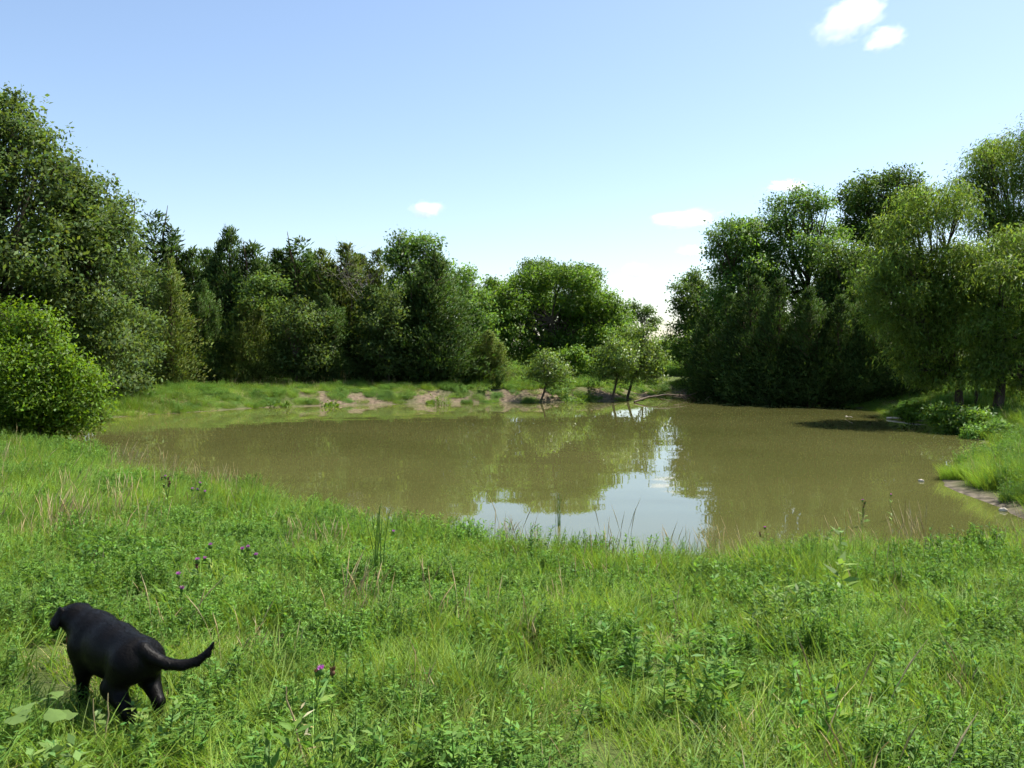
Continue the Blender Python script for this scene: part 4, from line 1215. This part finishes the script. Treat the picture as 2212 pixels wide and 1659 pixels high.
def boulder(label, px, py, sx, sy, sz, mat, group):
    rng = seed()
    b = on_level(px, py, 0.0); b[2] = max(0.0, gz(b[0], b[1]))
    v, f = ico(rng, (0, 0, 0), 1.0, 1.0, 14, 9)
    d = unit(v); k = 1 + 0.16 * np.sin(d[:, 0] * 4 + rng.uniform(0, 6)) * np.cos(d[:, 1] * 5 + rng.uniform(0, 6)) + 0.1 * np.sin(d[:, 2] * 7 + d[:, 0] * 6)
    v = v * k[:, None] * np.array([sx, sy, sz])
    o = link('stone', np_mesh('stone', v, f, M[mat], smooth=True)); o.location = tuple(b + np.array([0, 0, sz * 0.25])); o.rotation_euler = (0, 0, rng.uniform(0, 6))
    tag(o, label, 'stone', group)
STN = 'pale stones at the waterline'
boulder('larger pale flat stone at the far waterline before the dark wood', 1532, 862, 0.32, 0.22, 0.12, 'pale_wood', STN)
boulder('small pale stone left of the larger stone before the dark wood', 1512, 859, 0.18, 0.14, 0.11, 'pale_wood', STN)
boulder('white stone in the water off the right gravel shore', 1990, 1040, 0.07, 0.05, 0.04, 'pale_wood', STN)
boulder('white stone on the gravel near the right edge', 2167, 1104, 0.08, 0.05, 0.05, 'pale_wood', STN)

# ------------------------------------------------------------------ the dog
def surface_nets(field, origin, step):
    """naive surface nets on a sampled distance field -> verts, quads"""
    s = field < 0
    nx_, ny_, nz_ = field.shape
    cnt = np.zeros((nx_ - 1, ny_ - 1, nz_ - 1)); acc = np.zeros((nx_ - 1, ny_ - 1, nz_ - 1, 3))
    cor = [(i, j, k) for i in (0, 1) for j in (0, 1) for k in (0, 1)]
    for a in cor:
        for ax in range(3):
            if a[ax] == 1: continue
            b = list(a); b[ax] = 1
            sl = lambda c: tuple(slice(c[q], field.shape[q] - 1 + c[q]) for q in range(3))
            fa, fb = field[sl(a)], field[sl(b)]
            x = (fa < 0) != (fb < 0)
            t = np.where(x, fa / np.where(x, fa - fb, 1), 0)
            p = np.zeros(fa.shape + (3,)); p[..., :] = a; p[..., ax] += t
            acc += np.where(x[..., None], p, 0); cnt += x
    act = cnt > 0
    ids = np.full(act.shape, -1); ids[act] = np.arange(act.sum())
    cell = np.stack(np.nonzero(act), 1)
    verts = (cell + acc[act] / cnt[act][:, None]) * step + origin
    quads = []
    for ax in range(3):
        u, w = [(1, 2), (2, 0), (0, 1)][ax]
        sa = [slice(1, -1)] * 3; sb = [slice(1, -1)] * 3
        sa[ax] = slice(0, -1); sb[ax] = slice(1, None)
        A_, B_ = s[tuple(sa)], s[tuple(sb)]
        for sign in (0, 1):
            m = (A_ & ~B_) if sign == 0 else (~A_ & B_)
            idx_ = np.stack(np.nonzero(m), 1)
            off = np.ones(3, int); off[ax] = 0
            g = idx_ + off
            def cid(du, dw):
                q = g.copy(); q[:, u] += du; q[:, w] += dw
                return ids[q[:, 0], q[:, 1], q[:, 2]]
            q = np.stack([cid(-1, -1), cid(0, -1), cid(0, 0), cid(-1, 0)], 1)
            quads.append(q if sign == 0 else q[:, ::-1])
    return verts, np.concatenate(quads)

def capsule_sdf(P, a, b, ra, rb, sc=(1, 1, 1)):
    sc = np.asarray(sc); a = np.asarray(a, float); b = np.asarray(b, float)
    ab = (b - a); d = (P - a)
    t = np.clip((d @ ab) / (ab @ ab + 1e-9), 0, 1)
    q = (d - t[..., None] * ab) / sc
    return (np.linalg.norm(q, axis=-1) - (ra + (rb - ra) * t)) * min(sc)

def smin(a, b, k):
    h = np.clip(0.5 + 0.5 * (b - a) / k, 0, 1)
    return b + (a - b) * h - k * h * (1 - h)

def fur_material():
    m, n, L = new_mat('black_dog_coat')
    tc = n.new('ShaderNodeTexCoord')
    mp = n.new('ShaderNodeMapping'); mp.inputs['Scale'].default_value = (18, 90, 90)
    L.new(tc.outputs['Object'], mp.inputs[0])
    nz = n.new('ShaderNodeTexNoise'); nz.inputs['Scale'].default_value = 1.0; nz.inputs['Detail'].default_value = 4
    L.new(mp.outputs[0], nz.inputs['Vector'])
    n2 = n.new('ShaderNodeTexNoise'); n2.inputs['Scale'].default_value = 9.0; n2.inputs['Detail'].default_value = 3
    L.new(tc.outputs['Object'], n2.inputs['Vector'])
    cr = n.new('ShaderNodeValToRGB')
    cr.color_ramp.elements[0].color = (0.0022, 0.0021, 0.0021, 1); cr.color_ramp.elements[1].color = (0.008, 0.007, 0.0065, 1)
    L.new(n2.outputs[0], cr.inputs[0])
    bp = n.new('ShaderNodeBump'); bp.inputs['Strength'].default_value = 0.35; bp.inputs['Distance'].default_value = 0.005
    L.new(nz.outputs[0], bp.inputs['Height'])
    pr = n.new('ShaderNodeBsdfPrincipled'); pr.inputs['Roughness'].default_value = 0.45
    pr.inputs['Specular IOR Level'].default_value = 0.10
    L.new(cr.outputs[0], pr.inputs['Base Color']); L.new(bp.outputs[0], pr.inputs['Normal'])
    out = n.new('ShaderNodeOutputMaterial'); L.new(pr.outputs[0], out.inputs[0])
    return m
M['fur'] = fur_material()
M['tongue'] = plain_mat('pink_tongue', (0.30, 0.06, 0.045), (0.42, 0.10, 0.08), 20, 0.4, 0.1, 0.5)
M['eye'] = plain_mat('dark_eye', (0.01, 0.006, 0.004), (0.03, 0.015, 0.01), 20, 0.1, 0.0, 0.6)
M['nose'] = plain_mat('black_nose', (0.008, 0.008, 0.008), (0.02, 0.02, 0.02), 60, 0.35, 0.4, 0.6)

MUZ = np.array([0.125, -0.045, -0.115])
def dog_fields(P):
    """local frame: +X forward, +Y the dog's left, Z up"""
    d = capsule_sdf(P, (-0.26, 0, 0.425), (0.02, 0, 0.415), 0.142, 0.158, (1, 0.94, 1))
    d = smin(d, capsule_sdf(P, (0.02, 0, 0.415), (0.25, 0, 0.40), 0.158, 0.178, (1, 0.88, 1)), 0.07)
    d = smin(d, capsule_sdf(P, (0.16, 0, 0.50), (0.27, 0, 0.50), 0.075, 0.085), 0.06)                 # withers
    d = smin(d, capsule_sdf(P, (0.27, 0, 0.46), (0.43, 0.03, 0.53), 0.130, 0.096), 0.07)             # neck
    H = np.array([0.47, 0.045, 0.54])                                                               # skull
    d = smin(d, capsule_sdf(P, H + (-0.02, 0, 0.005), H + (0.04, 0, 0.0), 0.090, 0.080, (1, 1, 0.92)), 0.045)
    mz = H + MUZ                                                        # muzzle tip: head turned left and dipped
    d = smin(d, capsule_sdf(P, H + (0.05, 0.0, -0.02), mz, 0.062, 0.040, (1, 1, 0.95)), 0.035)
    d = smin(d, capsule_sdf(P, H + (0.06, 0.0, -0.06), mz + (-0.012, -0.01, -0.035), 0.030, 0.022), 0.015)  # lower jaw
    for s_ in (1, -1):
        # front leg
        y = 0.098 * s_; fx = 0.02 * s_
        d = smin(d, capsule_sdf(P, (0.24, y * 0.85, 0.40), (0.20 + fx, y, 0.275), 0.085, 0.052), 0.05)
        d = smin(d, capsule_sdf(P, (0.20 + fx, y, 0.275), (0.225 + fx, y, 0.11), 0.048, 0.031), 0.025)
        d = smin(d, capsule_sdf(P, (0.225 + fx, y, 0.11), (0.215 + fx, y, 0.045), 0.031, 0.030), 0.02)
        d = smin(d, capsule_sdf(P, (0.215 + fx, y, 0.03), (0.265 + fx, y, 0.024), 0.034, 0.028, (1, 1.05, 0.9)), 0.02)
        # hind leg
        hy = 0.100 * s_; bx = -0.02 * s_
        d = smin(d, capsule_sdf(P, (-0.275, hy * 0.75, 0.41), (-0.195 + bx * 0.5, hy * 1.1, 0.27), 0.100, 0.066, (1, 0.88, 1)), 0.05)
        d = smin(d, capsule_sdf(P, (-0.195 + bx * 0.5, hy * 1.15, 0.27), (-0.355 + bx, hy, 0.155), 0.066, 0.036), 0.035)
        d = smin(d, capsule_sdf(P, (-0.355 + bx, hy, 0.155), (-0.335 + bx, hy, 0.045), 0.035, 0.030), 0.02)
        d = smin(d, capsule_sdf(P, (-0.335 + bx, hy, 0.03), (-0.285 + bx, hy, 0.024), 0.034, 0.028, (1, 1.05, 0.9)), 0.02)
    # tail: out behind, sagging, then curving up
    tail = [(-0.35, 0.0, 0.495, 0.056), (-0.41, -0.035, 0.455, 0.041), (-0.47, -0.085, 0.420, 0.034), (-0.525, -0.15, 0.405, 0.031), (-0.575, -0.215, 0.42, 0.027), (-0.61, -0.265, 0.465, 0.021), (-0.63, -0.295, 0.525, 0.009)]
    for a, b in zip(tail[:-1], tail[1:]):
        d = smin(d, capsule_sdf(P, a[:3], b[:3], a[3], b[3]), 0.012)
    # hanging ears
    fwd = unit(np.array([MUZ[0], MUZ[1], 0])); lat = np.array([-fwd[1], fwd[0], 0])
    for s_ in (1, -1):
        e0 = H + lat * 0.078 * s_ + np.array([0, 0, 0.060]) - fwd * 0.02
        e1 = e0 + lat * 0.036 * s_ + np.array([0, 0, -0.080]) - fwd * 0.005
        d = smin(d, capsule_sdf(P, e0, e1, 0.028, 0.042, (1.1, 0.55, 1.0)), 0.006)
    return d

def build_dog():
    st = 0.0095
    ox = np.array([-0.72, -0.36, -0.03])
    dims = (int(1.45 / st), int(0.60 / st), int(0.74 / st))
    g = np.stack(np.meshgrid(*[ox[i] + np.arange(dims[i]) * st for i in range(3)], indexing='ij'), -1)
    fld = dog_fields(g.reshape(-1, 3)).reshape(dims)
    v, f = surface_nets(fld, ox, st)
    root = empty('dog', (0, 0, 0)); tag(root, 'black dog with drooping ears and raised tail walking away through the grass', 'dog')
    body = link('body', np_mesh('dog_body', v, f, M['fur'], smooth=True), root)
    # short hairs lying along the coat
    rng = seed()
    n = 26000
    fi = rng.integers(0, len(f), n)
    tri = v[f[fi]]
    w = rng.dirichlet([1, 1, 1, 1], n)
    p = (tri * w[:, :, None]).sum(1)
    e = 0.004
    grd = np.stack([dog_fields(p + np.eye(3)[i] * e) - dog_fields(p - np.eye(3)[i] * e) for i in range(3)], 1)
    nr = unit(grd)
    flow = unit(np.array([-1.0, 0, -0.45]) + rng.normal(size=(n, 3)) * 0.22)
    flow = unit(flow - nr * (flow * nr).sum(1)[:, None])
    hd = unit(flow + nr * rng.uniform(0.03, 0.2, n)[:, None])
    hv, hf = leaves(p - nr * 0.001, hd, nr, rng.uniform(0.014, 0.032, n), np.full(n, 0.0018))
    link('coat_hair', np_mesh('dog_coat', hv, hf, M['fur']), body)
    H = np.array([0.47, 0.045, 0.54]); fwd = unit(np.array([MUZ[0], MUZ[1], 0])); lat = np.array([-fwd[1], fwd[0], 0])
    for s_ in (1, -1):
        vv, ff = ico(rng, H + fwd * 0.098 + lat * 0.038 * s_ + np.array([0, 0, 0.018]), 0.013, 1.0, 10, 7)
        link('eye', np_mesh('dog_eye', vv, ff, M['eye'], smooth=True), root)
    mz = H + MUZ
    vv, ff = ico(rng, (0, 0, 0), 0.021, 0.8, 10, 7)
    link('nose', np_mesh('dog_nose', vv + mz + fwd * 0.034 + np.array([0, 0, 0.012]), ff, M['nose'], smooth=True), root)
    # tongue hanging from the open mouth
    t0 = mz + np.array([-0.005, -0.005, -0.036]) + lat * 0.022
    path = np.stack([t0 - fwd * 0.03, t0 + fwd * 0.022, t0 + fwd * 0.034 + np.array([0, 0, -0.035]), t0 + fwd * 0.03 + np.array([0, 0, -0.06]), t0 + fwd * 0.022 + np.array([0, 0, -0.082])])
    wd = [0.018, 0.022, 0.025, 0.024, 0.010]
    V = []
    for q, w_ in zip(path, wd):
        for sgn, th in ((-1, 0.003), (1, 0.003), (1, -0.003), (-1, -0.003)):
            V.append(q + lat * w_ * sgn + fwd * th)
    F = []
    for k in range(4):
        for j in range(4):
            F.append((k * 4 + j, k * 4 + (j + 1) % 4, k * 4 + 4 + (j + 1) % 4, k * 4 + 4 + j))
    F += [(0, 1, 2, 3), (19, 18, 17, 16)]
    link('tongue', np_mesh('dog_tongue', np.array(V), F, M['tongue'], smooth=True), root)
    return root

dog = build_dog()
DOG_AT = (-2.02, 4.28)
DOG_HEAD = math.atan2(0.64, -0.77)
DOG_SCALE = 0.82
dog.location = (DOG_AT[0], DOG_AT[1], gz(*DOG_AT) + 0.01)
dog.rotation_euler = (0, 0, DOG_HEAD)
dog.scale = (DOG_SCALE,) * 3

# ------------------------------------------------------------------ clouds: real volumes of droplets, far away and high
def cloud_material(dens, seed_, thr):
    m, n, L = new_mat('cloud_droplets')
    tc = n.new('ShaderNodeTexCoord')
    ln = n.new('ShaderNodeVectorMath'); ln.operation = 'LENGTH'
    L.new(tc.outputs['Object'], ln.inputs[0])
    add = n.new('ShaderNodeVectorMath'); add.operation = 'ADD'; add.inputs[1].default_value = (seed_, seed_ * 0.7, 0)
    L.new(tc.outputs['Object'], add.inputs[0])
    nz = n.new('ShaderNodeTexNoise'); nz.inputs['Scale'].default_value = 2.0; nz.inputs['Detail'].default_value = 8; nz.inputs['Roughness'].default_value = 0.72
    L.new(add.outputs[0], nz.inputs['Vector'])
    f1 = n.new('ShaderNodeMath'); f1.operation = 'MULTIPLY'; f1.inputs[1].default_value = 0.55
    L.new(ln.outputs['Value'], f1.inputs[0])
    sb = n.new('ShaderNodeMath'); sb.operation = 'SUBTRACT'
    L.new(nz.outputs[0], sb.inputs[0]); L.new(f1.outputs[0], sb.inputs[1])
    mr = n.new('ShaderNodeMapRange'); mr.interpolation_type = 'SMOOTHSTEP'
    mr.inputs[1].default_value = thr + 0.13; mr.inputs[2].default_value = thr + 0.45; mr.inputs[3].default_value = 0; mr.inputs[4].default_value = dens
    L.new(sb.outputs[0], mr.inputs[0])
    vs = n.new('ShaderNodeVolumeScatter'); vs.inputs['Color'].default_value = (1, 1, 1, 1); vs.inputs['Anisotropy'].default_value = 0.35
    L.new(mr.outputs[0], vs.inputs['Density'])
    out = n.new('ShaderNodeOutputMaterial'); L.new(vs.outputs[0], out.inputs['Volume'])
    return m

def cloud(label, px, py, w, h, dens=2.0, sd_=0.0, thr=-0.06, tilt=0.0):
    r = ray(px, py)
    alt = 900.0
    p = r * (alt / r[2]) + np.array([0, 0, CAM_Z])
    D = p[1]
    hw = w * D / FPX * 0.5 * 1.5; hh = h * D / FPX * 0.5 * 1.6
    rng = seed()
    import bmesh
    bm = bmesh.new(); bmesh.ops.create_icosphere(bm, subdivisions=3, radius=1.0)
    me = bpy.data.meshes.new('cloud'); bm.to_mesh(me); bm.free()
    me.materials.append(cloud_material(dens / hh, sd_, thr))
    o = link('cloud', me)
    o.location = tuple(p); o.scale = (hw, hw * 0.6, hh); o.rotation_euler = (0, -tilt, 0)
    tag(o, label, 'cloud', 'small white fair-weather clouds')
cloud('largest ragged white cloud at the top right', 1836, 38, 140, 72, 1.6, 1.3, -0.06, 0.45)
cloud('small white cloud just below the largest ragged one', 1910, 84, 78, 46, 1.6, 4.1, -0.06, 0.3)
cloud('small white cloud alone above the bright ash tree', 924, 452, 66, 30, 1.8, 7.7, -0.06)
cloud('long flat white cloud left of the right bank wood', 1482, 473, 140, 36, 1.7, 9.2, -0.04, 0.06)
cloud('thin flat cloud peeping over the airy walnut', 1700, 402, 96, 24, 1.2, 12.4, -0.02)
cloud('small low cloud above the far gap', 1372, 583, 60, 30, 1.5, 15.1, -0.05)
cloud('thin low cloud touching the left edge of the right bank wood', 1495, 541, 66, 20, 1.2, 18.6, -0.03)
